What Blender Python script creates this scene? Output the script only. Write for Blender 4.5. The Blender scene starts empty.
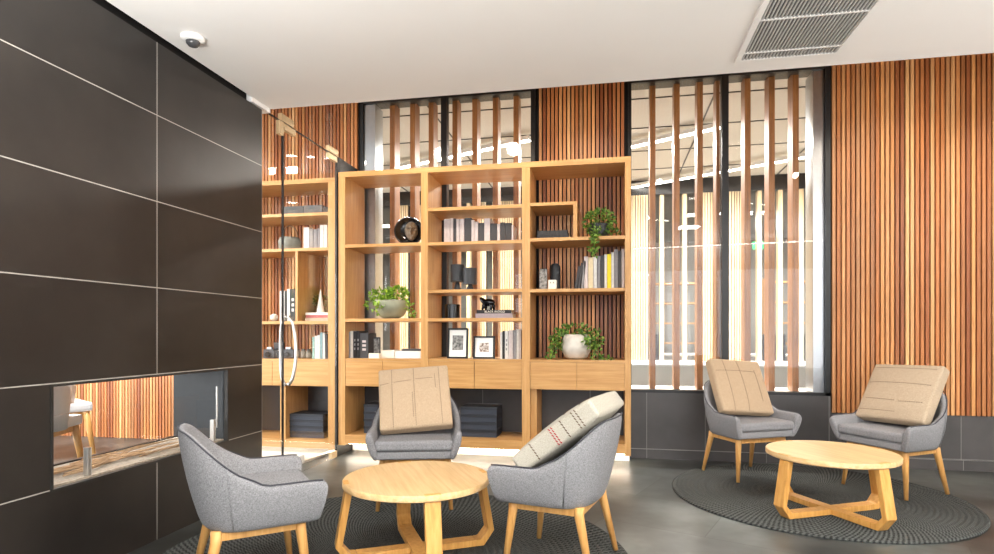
import bpy, bmesh, math, random
from mathutils import Vector, Matrix
random.seed(7)
PI = math.pi
scn = bpy.context.scene
COL = scn.collection

# ------------------------------------------------------------------ camera
F, HZ, CH = 586.0, 333.0, 1.12
TH = math.atan(111 / 586.0)
CT, ST = math.cos(TH), math.sin(TH)
cd = bpy.data.cameras.new('camera'); cam = bpy.data.objects.new('camera', cd); COL.objects.link(cam)
cd.sensor_width = 36; cd.lens = 36 * F / 994; cd.shift_y = (HZ - 277) / 994
cam.location = (0, 0, CH); cam.rotation_euler = (PI / 2, 0, TH)
cd.clip_start = .02
scn.camera = cam

def ray(px, py):
    r = (px - 497) / F
    return r * CT - ST, r * ST + CT, -(py - HZ) / F
def atY(px, py, Y):
    x, y, u = ray(px, py); t = Y / y
    return Vector((x * t, Y, CH + u * t))
def XY(px, Y): return atY(px, HZ, Y).x
def atZ(px, py, Z):
    x, y, u = ray(px, py); t = (Z - CH) / u
    return Vector((x * t, y * t, Z))

# ------------------------------------------------------------------ materials
def newmat(name):
    m = bpy.data.materials.new(name); m.use_nodes = True
    nt = m.node_tree; b = nt.nodes['Principled BSDF']
    return m, nt, b
def S(c):
    f = lambda v: ((v / 255 + .055) / 1.055) ** 2.4 if v > 10 else v / 255 / 12.92
    return (f(c[0]), f(c[1]), f(c[2]), 1)
def N(nt, t, **k):
    n = nt.nodes.new(t)
    for a, v in k.items(): setattr(n, a, v)
    return n
def coords(nt, scale=(1, 1, 1), rot=(0, 0, 0)):
    tc = N(nt, 'ShaderNodeTexCoord'); mp = N(nt, 'ShaderNodeMapping')
    mp.inputs['Scale'].default_value = scale; mp.inputs['Rotation'].default_value = rot
    nt.links.new(tc.outputs['Object'], mp.inputs['Vector'])
    return mp.outputs['Vector']
def noise(nt, vec, scale, detail=3, rough=.5):
    n = N(nt, 'ShaderNodeTexNoise'); n.inputs['Scale'].default_value = scale
    n.inputs['Detail'].default_value = detail; n.inputs['Roughness'].default_value = rough
    if vec: nt.links.new(vec, n.inputs['Vector'])
    return n.outputs['Fac']
def ramp(nt, fac, stops):
    r = N(nt, 'ShaderNodeValToRGB'); e = r.color_ramp.elements
    while len(e) < len(stops): e.new(.5)
    for i, (p, c) in enumerate(stops): e[i].position = p; e[i].color = c
    nt.links.new(fac, r.inputs['Fac'])
    return r.outputs['Color']
def bump(nt, b, h, strength=.2, dist=.01):
    n = N(nt, 'ShaderNodeBump'); n.inputs['Strength'].default_value = strength; n.inputs['Distance'].default_value = dist
    nt.links.new(h, n.inputs['Height']); nt.links.new(n.outputs['Normal'], b.inputs['Normal'])
def math_(nt, op, a, b=None, c=None):
    n = N(nt, 'ShaderNodeMath', operation=op)
    for i, v in enumerate((a, b, c)):
        if v is None: continue
        if isinstance(v, (int, float)): n.inputs[i].default_value = v
        else: nt.links.new(v, n.inputs[i])
    return n.outputs[0]
def mixc(nt, fac, a, b, mode='MIX'):
    n = N(nt, 'ShaderNodeMix', data_type='RGBA', blend_type=mode)
    for i, v in ((0, fac), (6, a), (7, b)):
        if isinstance(v, (int, float, tuple)): n.inputs[i].default_value = v
        else: nt.links.new(v, n.inputs[i])
    return n.outputs[2]

def plain(name, c, rough=.5, metal=0, var=.06, scale=30, spec=.5):
    m, nt, b = newmat(name)
    v = coords(nt); f = noise(nt, v, scale)
    a = tuple(x * (1 - var) for x in S(c)[:3]) + (1,); z = tuple(min(1, x * (1 + var)) for x in S(c)[:3]) + (1,)
    nt.links.new(ramp(nt, f, [(.3, a), (.7, z)]), b.inputs['Base Color'])
    b.inputs['Roughness'].default_value = rough; b.inputs['Metallic'].default_value = metal
    b.inputs['Specular IOR Level'].default_value = spec
    return m
def wood(name, dark, mid, light, axis='X', rough=.42, k=1):
    m, nt, b = newmat(name)
    sc = {'X': (1.2, 22, 22), 'Y': (22, 1.2, 22), 'Z': (22, 22, 1.2)}[axis]
    v = coords(nt, tuple(s * k for s in sc))
    f = noise(nt, v, 2.2, 6, .62)
    nt.links.new(ramp(nt, f, [(.28, S(dark)), (.5, S(mid)), (.74, S(light))]), b.inputs['Base Color'])
    b.inputs['Roughness'].default_value = rough
    bump(nt, b, f, .08, .004)
    return m
def emit(name, c, s):
    m, nt, b = newmat(name)
    b.inputs['Emission Color'].default_value = S(c); b.inputs['Emission Strength'].default_value = s
    b.inputs['Base Color'].default_value = S(c)
    return m
def glassmat(name, ior=1.5, tint=(1, 1, 1, 1), maxf=1.0):
    m = bpy.data.materials.new(name); m.use_nodes = True; nt = m.node_tree; nt.nodes.clear()
    o = N(nt, 'ShaderNodeOutputMaterial'); mx = N(nt, 'ShaderNodeMixShader')
    t = N(nt, 'ShaderNodeBsdfTransparent'); t.inputs[0].default_value = tint
    g = N(nt, 'ShaderNodeBsdfGlossy'); g.inputs['Roughness'].default_value = 0.015
    lw = N(nt, 'ShaderNodeLayerWeight'); lw.inputs[0].default_value = .5
    f0 = ((ior - 1) / (ior + 1)) ** 2
    fr = math_(nt, 'ADD', math_(nt, 'MULTIPLY', math_(nt, 'POWER', lw.outputs['Facing'], 5.0), 1 - f0), f0)
    nt.links.new(fr, mx.inputs[0]); nt.links.new(t.outputs[0], mx.inputs[1]); nt.links.new(g.outputs[0], mx.inputs[2])
    nt.links.new(mx.outputs[0], o.inputs[0])
    return m

def slatmat(name, cols, pitch, off, axis=0, grain=2):
    m, nt, b = newmat(name)
    tc = N(nt, 'ShaderNodeTexCoord'); sp = N(nt, 'ShaderNodeSeparateXYZ'); nt.links.new(tc.outputs['Object'], sp.inputs[0])
    idx = math_(nt, 'FLOOR', math_(nt, 'DIVIDE', math_(nt, 'ADD', sp.outputs[axis], off), pitch))
    wn = N(nt, 'ShaderNodeTexWhiteNoise', noise_dimensions='1D'); nt.links.new(idx, wn.inputs['W'])
    stops = [(i / (len(cols) - 1), S(c)) for i, c in enumerate(cols)]
    base = ramp(nt, wn.outputs['Value'], stops)
    sc = [30, 30, 30]; sc[grain] = 1.0
    f = noise(nt, coords(nt, tuple(sc)), 2.0, 5, .6)
    g = ramp(nt, f, [(.25, (.62, .56, .5, 1)), (.6, (1.05, 1.05, 1.05, 1))])
    nt.links.new(mixc(nt, 1.0, base, g, 'MULTIPLY'), b.inputs['Base Color'])
    b.inputs['Roughness'].default_value = .45
    return m

def fabric(name, a, bcol, scale=260, rough=.95):
    m, nt, b = newmat(name)
    v1 = coords(nt, (1, 1, .3)); v2 = coords(nt, (.3, .3, 1))
    f1 = noise(nt, v1, scale, 2); f2 = noise(nt, v2, scale, 2)
    f = math_(nt, 'MULTIPLY', math_(nt, 'ADD', f1, f2), .5)
    nt.links.new(ramp(nt, f, [(.38, S(a)), (.62, S(bcol))]), b.inputs['Base Color'])
    b.inputs['Roughness'].default_value = rough; b.inputs['Specular IOR Level'].default_value = .2
    bump(nt, b, f, .35, .002)
    return m

M = {}
M['oak_h'] = wood('oak_horizontal', (178, 128, 70), (194, 146, 88), (208, 163, 104), 'X')
M['oak_v'] = wood('oak_vertical', (178, 128, 70), (194, 146, 88), (208, 163, 104), 'Z')
M['oak_d'] = wood('oak_depthwise', (178, 128, 70), (194, 146, 88), (208, 163, 104), 'Y')
M['oak_leg'] = wood('oak_leg', (196, 140, 74), (214, 160, 92), (226, 178, 112), 'Z')
M['table_top'] = wood('table_oak', (204, 164, 110), (218, 182, 130), (230, 198, 150), 'X', .35)
M['table_leg'] = wood('table_leg_oak', (196, 138, 66), (216, 160, 84), (228, 176, 104), 'Z', .4)
PITCH = .0372
M['slat'] = slatmat('cedar_slats', [(138, 76, 40), (194, 122, 66), (158, 90, 48), (220, 156, 94), (188, 116, 64), (232, 178, 118), (148, 82, 44), (208, 142, 82)], PITCH, 20 * PITCH)
M['slat_black'] = plain('slat_backing', (16, 12, 10), .9)
M['fin'] = wood('fin_timber', (112, 68, 32), (146, 94, 48), (172, 118, 68), 'Z')
M['pale_fin'] = wood('pale_fin_timber', (190, 160, 118), (210, 184, 142), (222, 200, 164), 'Z')
M['batten'] = slatmat('ceiling_battens', [(196, 150, 100), (222, 182, 132), (208, 164, 112)], PITCH, 20 * PITCH, 0, 1)
M['white'] = plain('white_paint', (238, 236, 232), .6, var=.01)
M['ceil'] = plain('ceiling_paint', (240, 237, 233), .75, var=.008, scale=3)
M['black'] = plain('black_metal', (18, 18, 19), .4, var=.1)
M['alum'] = plain('brushed_aluminium', (176, 180, 184), .32, 1, var=.05)
M['champagne'] = plain('champagne_metal', (214, 190, 150), .4, .6, var=.03)
M['steel'] = plain('polished_steel', (214, 212, 208), .3, .85, var=.03)
M['charcoal'] = plain('charcoal_box', (46, 48, 52), .55)
M['navy'] = plain('navy_box', (50, 55, 66), .6)
M['glass'] = glassmat('window_glass', 1.4)
M['doorglass'] = glassmat('door_glass', 1.4)
M['fireglass'] = glassmat('fire_glass', 1.4)
M['chair'] = fabric('grey_wool', (116, 115, 118), (158, 157, 159), 420)
M['piping'] = plain('dark_piping', (66, 66, 72), .9)
M['cush_tan'] = fabric('tan_linen', (176, 152, 124), (198, 174, 146), 400)
M['cush_grey'] = fabric('pale_grey_linen', (168, 162, 148), (192, 186, 172), 400)
M['cush_beige'] = fabric('beige_linen', (172, 152, 128), (196, 177, 153), 400)
M['thread'] = plain('brown_thread', (96, 74, 58), .9)
M['redthread'] = plain('red_thread', (170, 30, 40), .9)
M['led'] = emit('led_strip_light', (255, 244, 224), 12)
M['linear'] = emit('linear_lamp', (255, 250, 240), 22)
M['spotlens'] = emit('spot_lens', (255, 244, 225), 60)
M['exitgreen'] = emit('exit_green', (40, 190, 110), 1.6)
M['pot_green'] = plain('grey_green_ceramic', (150, 152, 130), .5)
M['pot_white'] = plain('matt_white_ceramic', (206, 200, 190), .6)
M['soil'] = plain('soil', (44, 32, 22), .95, var=.3)
M['paper'] = plain('paper', (222, 216, 204), .8)
M['navy_lid'] = plain('navy_lid', (34, 37, 44), .55)
M['concrete'] = plain('grey_basket', (130, 132, 124), .8)
M['bronze'] = plain('dark_bronze', (112, 98, 82), .38, .3, var=.25, scale=40)
M['gloss_black'] = plain('glossy_black', (12, 12, 13), .15)
M['sand'] = plain('pale_sand', (150, 138, 122), .9, var=.25, scale=60)
M['branch'] = plain('dry_branch', (170, 138, 104), .8, var=.2)
M['white_leather'] = plain('white_leather', (224, 226, 228), .5, var=.02)
M['dark_glass'] = plain('dark_panel', (42, 46, 50), .35)

def leafmat(name, a, b_, c):
    m, nt, b = newmat(name)
    f = noise(nt, coords(nt), 34, 2)
    nt.links.new(ramp(nt, f, [(.3, S(a)), (.52, S(b_)), (.72, S(c))]), b.inputs['Base Color'])
    b.inputs['Roughness'].default_value = .45
    return m
M['leaf'] = leafmat('ivy_leaf', (44, 76, 26), (92, 130, 44), (170, 188, 84))
M['leaf_b'] = leafmat('bright_ivy_leaf', (58, 96, 18), (116, 156, 36), (186, 208, 70))

# tiles on walls: stack bond with pale joints.
def tilemat(name, ax, ay, pu, ou, pv, ov, c1, c2, joint, jw=.0025, rough=.32):
    m, nt, b = newmat(name)
    tc = N(nt, 'ShaderNodeTexCoord'); sp = N(nt, 'ShaderNodeSeparateXYZ'); nt.links.new(tc.outputs['Object'], sp.inputs[0])
    masks = []; idx = []
    for a, p, o in ((ax, pu, ou), (ay, pv, ov)):
        d = math_(nt, 'DIVIDE', math_(nt, 'SUBTRACT', sp.outputs[a], o), p)
        fr = math_(nt, 'FRACT', d); idx.append(math_(nt, 'FLOOR', d))
        dist = math_(nt, 'MULTIPLY', math_(nt, 'MINIMUM', fr, math_(nt, 'SUBTRACT', 1.0, fr)), p)
        masks.append(math_(nt, 'LESS_THAN', dist, jw))
    mk = math_(nt, 'MAXIMUM', masks[0], masks[1])
    wn = N(nt, 'ShaderNodeTexWhiteNoise', noise_dimensions='2D')
    cb = N(nt, 'ShaderNodeCombineXYZ'); nt.links.new(idx[0], cb.inputs[0]); nt.links.new(idx[1], cb.inputs[1]); nt.links.new(cb.outputs[0], wn.inputs['Vector'])
    f = noise(nt, coords(nt), 2.2, 4, .55)
    f = math_(nt, 'ADD', math_(nt, 'MULTIPLY', f, .8), math_(nt, 'MULTIPLY', wn.outputs['Value'], .2))
    base = ramp(nt, f, [(.3, S(c1)), (.7, S(c2))])
    nt.links.new(mixc(nt, mk, base, S(joint)), b.inputs['Base Color'])
    f2 = noise(nt, coords(nt), 4, 2)
    rr = math_(nt, 'ADD', math_(nt, 'MULTIPLY', f2, .14), rough - .02); nt.links.new(rr, b.inputs['Roughness'])
    return m
M['tile_left'] = tilemat('charcoal_wall_tile', 1, 2, .98, 2.776, .4675, .43, (31, 28, 26), (50, 45, 41), (172, 168, 160))
M['tile_dado'] = tilemat('dark_dado_tile', 0, 2, .5, .34, .57, .085, (58, 56, 56), (82, 79, 79), (132, 130, 128))

m, nt, b = newmat('polished_floor_tile')
tc = N(nt, 'ShaderNodeTexCoord'); mp = N(nt, 'ShaderNodeMapping'); mp.inputs['Rotation'].default_value = (0, 0, math.radians(22)); mp.inputs['Location'].default_value = (.18, .28, 0)
nt.links.new(tc.outputs['Object'], mp.inputs['Vector'])
br = N(nt, 'ShaderNodeTexBrick'); br.offset = .5; br.inputs['Scale'].default_value = 1
br.inputs['Brick Width'].default_value = 1.2; br.inputs['Row Height'].default_value = .6; br.inputs['Mortar Size'].default_value = .003
br.inputs['Color1'].default_value = (.66, .65, .63, 1); br.inputs['Color2'].default_value = (1.12, 1.13, 1.13, 1); br.inputs['Mortar'].default_value = (.45, .45, .45, 1)
nt.links.new(mp.outputs[0], br.inputs['Vector'])
f = noise(nt, coords(nt), 1.5, 4, .55)
base = ramp(nt, f, [(.34, S((42, 43, 42))), (.5, S((74, 77, 75))), (.66, S((108, 113, 110)))])
nt.links.new(mixc(nt, 1.0, base, br.outputs['Color'], 'MULTIPLY'), b.inputs['Base Color'])
f2 = noise(nt, coords(nt), 2.2, 2, .5)
nt.links.new(math_(nt, 'ADD', math_(nt, 'MULTIPLY', f2, .14), .285), b.inputs['Roughness'])
M['floor'] = m
m, nt, b = newmat('braided_rug')
tc = N(nt, 'ShaderNodeTexCoord'); sp = N(nt, 'ShaderNodeSeparateXYZ'); nt.links.new(tc.outputs['Object'], sp.inputs[0])
ang = math_(nt, 'ARCTAN2', sp.outputs[1], sp.outputs[0])
rad = math_(nt, 'SQRT', math_(nt, 'ADD', math_(nt, 'MULTIPLY', sp.outputs[0], sp.outputs[0]), math_(nt, 'MULTIPLY', sp.outputs[1], sp.outputs[1])))
w = math_(nt, 'SINE', math_(nt, 'ADD', math_(nt, 'MULTIPLY', ang, 200.0), math_(nt, 'MULTIPLY', rad, 160.0)))
fz = noise(nt, coords(nt), 130, 3)
h = math_(nt, 'ADD', math_(nt, 'MULTIPLY', w, .25), fz)
nt.links.new(ramp(nt, h, [(.2, S((38, 39, 38))), (.8, S((94, 96, 93)))]), b.inputs['Base Color'])
b.inputs['Roughness'].default_value = .95; b.inputs['Specular IOR Level'].default_value = .15
bump(nt, b, h, .6, .006)
M['rug'] = m

_pm = {}
def pm(c, rough=.6):
    k = (c, rough)
    if k not in _pm: _pm[k] = plain('cover_%d_%d_%d' % c, c, rough, var=.08, scale=50)
    return _pm[k]

# ------------------------------------------------------------------ mesh helpers
class MB:
    def __init__(s): s.bm = bmesh.new(); s.mi = 0
    def _tag(s, faces):
        for f in faces: f.material_index = s.mi
    def box(s, x0, y0, z0, x1, y1, z1, bev=0, mat=None):
        r = bmesh.ops.create_cube(s.bm, size=1)
        vs = r['verts']
        for v in vs:
            v.co = Vector(((x0 + x1) / 2 + v.co.x * (x1 - x0), (y0 + y1) / 2 + v.co.y * (y1 - y0), (z0 + z1) / 2 + v.co.z * (z1 - z0)))
        if mat is not None:
            for v in vs: v.co = mat @ v.co
        s._tag({f for v in vs for f in v.link_faces})
        if bev:
            bmesh.ops.bevel(s.bm, geom=list({e for v in vs for e in v.link_edges}), offset=bev, segments=2, affect='EDGES', profile=.7, material=-1)
        return s
    def lathe(s, prof, cx=0, cy=0, seg=32, cap=True, mat=None):
        rings = []
        for r, z in prof:
            rings.append([s.bm.verts.new((cx + r * math.cos(2 * PI * i / seg), cy + r * math.sin(2 * PI * i / seg), z)) for i in range(seg)])
        fs = []
        for a, b_ in zip(rings, rings[1:]):
            for i in range(seg):
                fs.append(s.bm.faces.new((a[i], a[(i + 1) % seg], b_[(i + 1) % seg], b_[i])))
        if cap:
            fs.append(s.bm.faces.new(rings[0][::-1])); fs.append(s.bm.faces.new(rings[-1]))
        if mat is not None:
            for r in rings:
                for v in r: v.co = mat @ v.co
        s._tag(fs)
        return s
    def tube(s, pts, rads, seg=10):
        pts = [Vector(p) for p in pts]
        if isinstance(rads, (int, float)): rads = [rads] * len(pts)
        rings = []; up = None
        for i, p in enumerate(pts):
            d = (pts[min(i + 1, len(pts) - 1)] - pts[max(i - 1, 0)]).normalized()
            if up is None:
                up = Vector((0, 0, 1)) if abs(d.z) < .9 else Vector((1, 0, 0))
            u = (up - d * up.dot(d)).normalized(); w_ = d.cross(u); up = u
            rings.append([s.bm.verts.new(p + (u * math.cos(2 * PI * k / seg) + w_ * math.sin(2 * PI * k / seg)) * rads[i]) for k in range(seg)])
        fs = []
        for a, b_ in zip(rings, rings[1:]):
            for i in range(seg): fs.append(s.bm.faces.new((a[i], a[(i + 1) % seg], b_[(i + 1) % seg], b_[i])))
        fs.append(s.bm.faces.new(rings[0][::-1])); fs.append(s.bm.faces.new(rings[-1]))
        s._tag(fs)
        return s
    def prism(s, poly, z0, z1):
        a = [s.bm.verts.new((x, y, z0)) for x, y in poly]; b_ = [s.bm.verts.new((x, y, z1)) for x, y in poly]
        fs = [s.bm.faces.new(a[::-1]), s.bm.faces.new(b_)]
        n = len(poly)
        for i in range(n): fs.append(s.bm.faces.new((a[i], a[(i + 1) % n], b_[(i + 1) % n], b_[i])))
        s._tag(fs)
        return s
    def quad(s, *p):
        f = s.bm.faces.new([s.bm.verts.new(q) for q in p]); f.material_index = s.mi
        return s
    def build(s, name, mats, parent=None, smooth=False, loc=None):
        bmesh.ops.recalc_face_normals(s.bm, faces=s.bm.faces[:])
        me = bpy.data.meshes.new(name); s.bm.to_mesh(me); s.bm.free()
        if not isinstance(mats, (list, tuple)): mats = [mats]
        for m_ in mats: me.materials.append(m_)
        if smooth:
            for p in me.polygons: p.use_smooth = True
        o = bpy.data.objects.new(name, me); COL.objects.link(o)
        if parent: o.parent = parent
        if loc: o.location = loc
        return o
def smooth_angle(o, deg=40):
    for p in o.data.polygons: p.use_smooth = True
    try: o.data.set_sharp_from_angle(angle=math.radians(deg))
    except Exception: pass
    return o
def mod_bevel(o, w_, seg=3):
    b_ = o.modifiers.new('bevel', 'BEVEL'); b_.width = w_; b_.segments = seg; b_.limit_method = 'ANGLE'; b_.angle_limit = math.radians(35)
    return o
def mod_sub(o, n=1):
    b_ = o.modifiers.new('subdivision', 'SUBSURF'); b_.levels = n; b_.render_levels = n
    return o
def tag(o, label, cat, group=None, kind=None):
    o['label'] = label; o['category'] = cat
    if group: o['group'] = group
    if kind: o['kind'] = kind
    return o
def thing(name, label, cat, loc=(0, 0, 0), rz=0, group=None):
    o = bpy.data.objects.new(name, None); COL.objects.link(o); o.empty_display_size = .1
    o.location = loc; o.rotation_euler = (0, 0, rz)
    return tag(o, label, cat, group)
def struct(o, label=None, cat=None):
    o['kind'] = 'structure'
    if label: o['label'] = label; o['category'] = cat
    return o
ORD = ['first', 'second', 'third', 'fourth', 'fifth', 'sixth', 'seventh', 'eighth', 'ninth', 'tenth', 'eleventh', 'twelfth', 'thirteenth', 'fourteenth', 'fifteenth', 'sixteenth']

# ------------------------------------------------------------------ setting
WX, WB = -2.40, -2.79          # fireplace wall faces
BY = 5.40                      # back wall face
CZ, CE = 2.73, 3.84            # lower ceiling, its front edge
UZ = 3.55                      # raised ceiling
RX, RY = 5.2, -3.2             # right wall, rear wall
LX = -7.0                      # outer wall of the room beyond the glass door
FAR = 9.1                      # far side of the passage behind the windows

struct(MB().box(LX - .2, RY - .2, -.1, RX + .2, 14.2, 0).build('floor', M['floor']), 'polished dark grey stone tile floor', 'floor')

# fireplace wall with its opening
OY0, OY1, OZ0, OZ1 = 2.156, 3.379, .42, .895
w = MB()
w.box(WB, RY, 0, WX, OY0, 2.695); w.box(WB, OY1, 0, WX, 3.757, 2.695)
w.box(WB, OY0, 0, WX, OY1, OZ0); w.box(WB, OY0, OZ1, WX, OY1, 2.695)
struct(w.build('wall_left', M['tile_left']), 'charcoal tiled fireplace wall with pale joints', 'wall')
struct(MB().box(WB, RY, 2.695, WX - .03, 3.757, CZ + .3).build('trim_1', M['slat_black']), 'black shadow gap along the top of the charcoal wall', 'trim')

# lower ceiling, stopping short of the tiled wall except at its end
w = MB()
w.box(WX + .012, RY, CZ, RX, CE, UZ)
w.box(WB, 3.62, CZ - .028, WX + .013, CE, UZ)
struct(w.build('ceiling', M['ceil']), 'white plaster ceiling', 'ceiling')
w = MB(); w.box(LX, CE, UZ, RX, BY + .02, UZ + .1)
w.box(LX, RY, CZ, WB, CE, CZ + .1)
struct(w.build('ceiling_back', M['white']), 'raised ceiling strip in front of the back wall', 'ceiling')
w = MB(); x = -2.3
while x < 4.6:
    w.box(x, CE + .02, UZ - .03, x + .024, BY - .1, UZ - .001); x += PITCH
struct(w.build('trim_2', M['batten']), 'timber battens under the raised ceiling', 'trim')

def slats(name, x0, x1, z0, z1, yf=BY, dep=.035, mat=None):
    w = MB(); w.mi = 1; w.box(x0, yf + dep - .004, z0, x1, yf + .1, z1); w.mi = 0
    n0 = math.ceil((x0 + 20 * PITCH) / PITCH)
    i = n0
    while True:
        a = i * PITCH - 20 * PITCH + .005
        if a + .0255 > x1: break
        if a >= x0 - .003: w.box(a, yf, z0 + .001, a + .0255, yf + dep, z1)
        i += 1
    o = w.build(name, [mat or M['slat'], M['slat_black']])
    return struct(o)
W1A, W1B, W2A, W2B = -2.395, -.665, .178, 1.853
HEAD = 3.40
o = slats('wall_back_right', W2B, RX, .445, UZ); tag(o, 'wall of upright red brown timber slats beside the right window', 'wall')
o = slats('wall_back_middle', W1B, W2A, .0, UZ); tag(o, 'wall of upright red brown timber slats between the two windows', 'wall')
o = slats('wall_back_left', -4.35, W1A, .0, UZ); tag(o, 'wall of upright timber slats seen through the glass door', 'wall')
o = slats('wall_back_far', LX, -4.42, .0, UZ); tag(o, 'wall of upright golden slats seen through the fireplace', 'wall')
struct(MB().box(-4.42, BY, 0, -4.35, BY + .1, UZ).build('trim_3', M['black']), 'black strip between two slat walls', 'trim')
w = MB()
w.box(W1A, BY, 0, W1B, BY + .25, .585); w.box(W2A, BY, 0, W2B, BY + .25, .585); w.box(W2B, BY + .02, 0, RX, BY + .25, .445)
struct(w.build('wall_back_lower', M['tile_dado']), 'dark grey tiled wall below the windows', 'wall')
struct(MB().box(W2A, BY - .012, 0, RX, BY + .02, .078).box(W2A, BY - .014, .078, RX, BY, .083).build('baseboard_back', M['tile_dado']), 'dark tiled skirting along the back wall', 'baseboard')
w = MB(); w.box(W1A, BY + .012, HEAD, W1B, BY + .25, UZ); w.box(W2A, BY + .012, HEAD, W2B, BY + .25, UZ)
struct(w.build('trim_4', M['black']), 'dark head above the back windows', 'trim')
# dark panel seen in the lower bays behind the bookcase left of the glass
struct(MB().box(-4.35, BY - .012, 0, W1A, BY - .001, .6).box(W1B, BY - .012, 0, W2A, BY - .001, .6).build('trim_5', M['tile_dado']), 'dark tiled strip behind the bookcases', 'trim')
# outer walls
w = MB(); w.box(RX, RY, 0, RX + .15, BY, UZ); struct(w.build('wall_right', M['white']))
w = MB(); w.box(LX - .15, RY, 0, LX, BY, UZ); struct(w.build('wall_outer', M['white']))
w = MB(); w.box(LX, RY - .15, 0, RX, RY, .35); w.box(LX, RY - .15, 2.55, RX, RY, UZ)
for a, b_ in ((LX, -6.4), (-3.6, -2.2), (-.05, .1), (2.3, 2.45), (4.7, RX)): w.box(a, RY - .15, .35, b_, RY, 2.55)
struct(w.build('wall_rear', M['white']))

# windows behind the bookcase and on the right
def window(name, x0, x1, mull, alum_right, label):
    w = MB()
    w.box(x0, BY + .014, .585, x0 + .03, BY + .10, HEAD); w.box(x1 - .04, BY + .005, .585, x1, BY + .10, HEAD)
    w.box(x0, BY + .005, .585, x1, BY + .10, .612); w.box(x0, BY + .014, HEAD - .03, x1, BY + .10, HEAD)
    o = w.build(name, M['black']); struct(o, label, 'window')
    MB().box(mull - .028, BY + .016, .612, mull + .028, BY + .1, HEAD - .03).build('mullion', M['black'], o)
    if alum_right: MB().box(x1 - .125, BY + .04, .612, x1 - .041, BY + .24, HEAD - .03).build('jamb', M['alum'], o)
    else: MB().box(x0 + .031, BY + .04, .612, x0 + .145, BY + .24, HEAD - .03).build('jamb', M['alum'], o)
    MB().box(x0 + .03, BY + .03, .612, x1 - .04, BY + .036, HEAD - .03).build('window_pane', M['glass'], o)
    MB().box(x0, BY + .10, .585, x1, BY + .50, .606).build('sill', M['white'], o)
    return o
window('window_1', W1A, W1B, -1.545, False, 'black framed window behind the bookcase')
window('window_2', W2A, W2B, 1.01, True, 'black framed window right of the bookcase')
def fin(xc, label, group, y=BY + .11, d=.15, wd=.05, mat='fin', z0=.607, z1=HEAD - .005):
    o = MB().box(xc - wd / 2, y, z0, xc + wd / 2, y + d, z1, .002).build('timber_fin', M[mat])
    return tag(o, label, 'timber fin', group)
for i, xc in enumerate((-2.10, -1.89, -1.70, -1.46, -1.262, -1.06, -.86)):
    fin(xc, 'upright timber fin in the window behind the bookcase, %s from its left end' % ORD[i], 'timber fins behind the bookcase')
for i, xc in enumerate((.40, .612, .812, 1.215, 1.415, 1.61)):
    fin(xc, 'upright timber fin in the large right hand window, %s from the bookcase' % ORD[i], 'timber fins in the right window')
fin(.965, 'upright timber fin hard against the left of the black mullion in the right hand window', 'timber fins in the right window', wd=.03)

# passage behind the windows: ceiling, far wall with sill, slat groups, glazing and the office beyond
PX0, PX1 = -7.0, 6.5
struct(MB().box(PX0, BY + .25, 3.42, PX1, FAR + .2, 3.52).build('ceiling_passage', plain('passage_ceiling', (206, 199, 188), .8, var=.01)), 'cream panelled ceiling of the passage behind the windows', 'ceiling')
w = MB()
for k in range(4): w.box(PX0, 5.9 + k * .85, 3.412, PX1, 5.915 + k * .85, 3.422)
for k in range(9): w.box(-6 + k * 1.4, BY + .3, 3.412, -5.985 + k * 1.4, FAR, 3.422)
struct(w.build('trim_6', M['black']), 'thin dark joints of the passage ceiling', 'trim')
struct(MB().box(PX0, FAR, 0, PX1, FAR + .2, .66).box(PX0, FAR - .25, .66, PX1, FAR + .3, .70).build('wall_passage_lower', M['white']), 'low white wall with ledge across the passage', 'wall')
struct(MB().box(PX0, FAR, 3.2, PX1, FAR + .2, 3.42).build('trim_7', M['black']), 'dark head over the far glazing', 'trim')
struct(MB().box(PX0, BY + .3, 0, PX0 + .1, 14, 3.5).box(PX1 - .1, BY + .3, 0, PX1, 14, 3.5).build('wall_passage_ends', M['white']))
struct(MB().box(PX0, 13.9, 0, PX1, 14.0, 3.3).build('wall_office', plain('office_wall', (150, 148, 140), .8)), 'grey wall of the office beyond', 'wall')
struct(MB().box(PX0, FAR + .2, 3.2, PX1, 14, 3.3).build('ceiling_office', plain('office_ceiling', (120, 118, 112), .8)), 'grey ceiling of the office beyond', 'ceiling')
spans = [(-6.5, -5.0), (-4.4, XY(362, FAR)), (XY(395, FAR), XY(408, FAR)), (XY(432, FAR), XY(446, FAR)), (XY(478, FAR), XY(486, FAR)), (XY(500, FAR), XY(514, FAR)),
         (XY(540, FAR), XY(648, FAR)), (XY(700, FAR), XY(718, FAR)), (XY(727, FAR), XY(744, FAR)), (XY(838, FAR), 6.3)]
palslat = slatmat('pale_slats', [(192, 166, 126), (214, 190, 152), (202, 176, 136), (224, 204, 172)], PITCH, 20 * PITCH)
for k, (a, b_) in enumerate(spans):
    o = slats('wall_passage_slats_%d' % (k + 1), a, b_, .70, 3.2, FAR, .035, palslat)
    tag(o, 'pale upright slat panel across the passage, panel %d from the left' % (k + 1), 'wall')
gi = 0
for p in (418, 468, 494, 662, 685, 760, 781, 802, 822):
    fin(XY(p, FAR), 'pale timber fin across the passage, %s such fin from the left' % ORD[gi], 'pale fins across the passage', FAR + .02, .12, .06, 'pale_fin', .70, 3.2); gi += 1
struct(MB().box(PX0, FAR + .16, .70, PX1, FAR + .166, 3.2).build('window_3', M['doorglass']), 'glazing across the passage', 'window')

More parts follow.
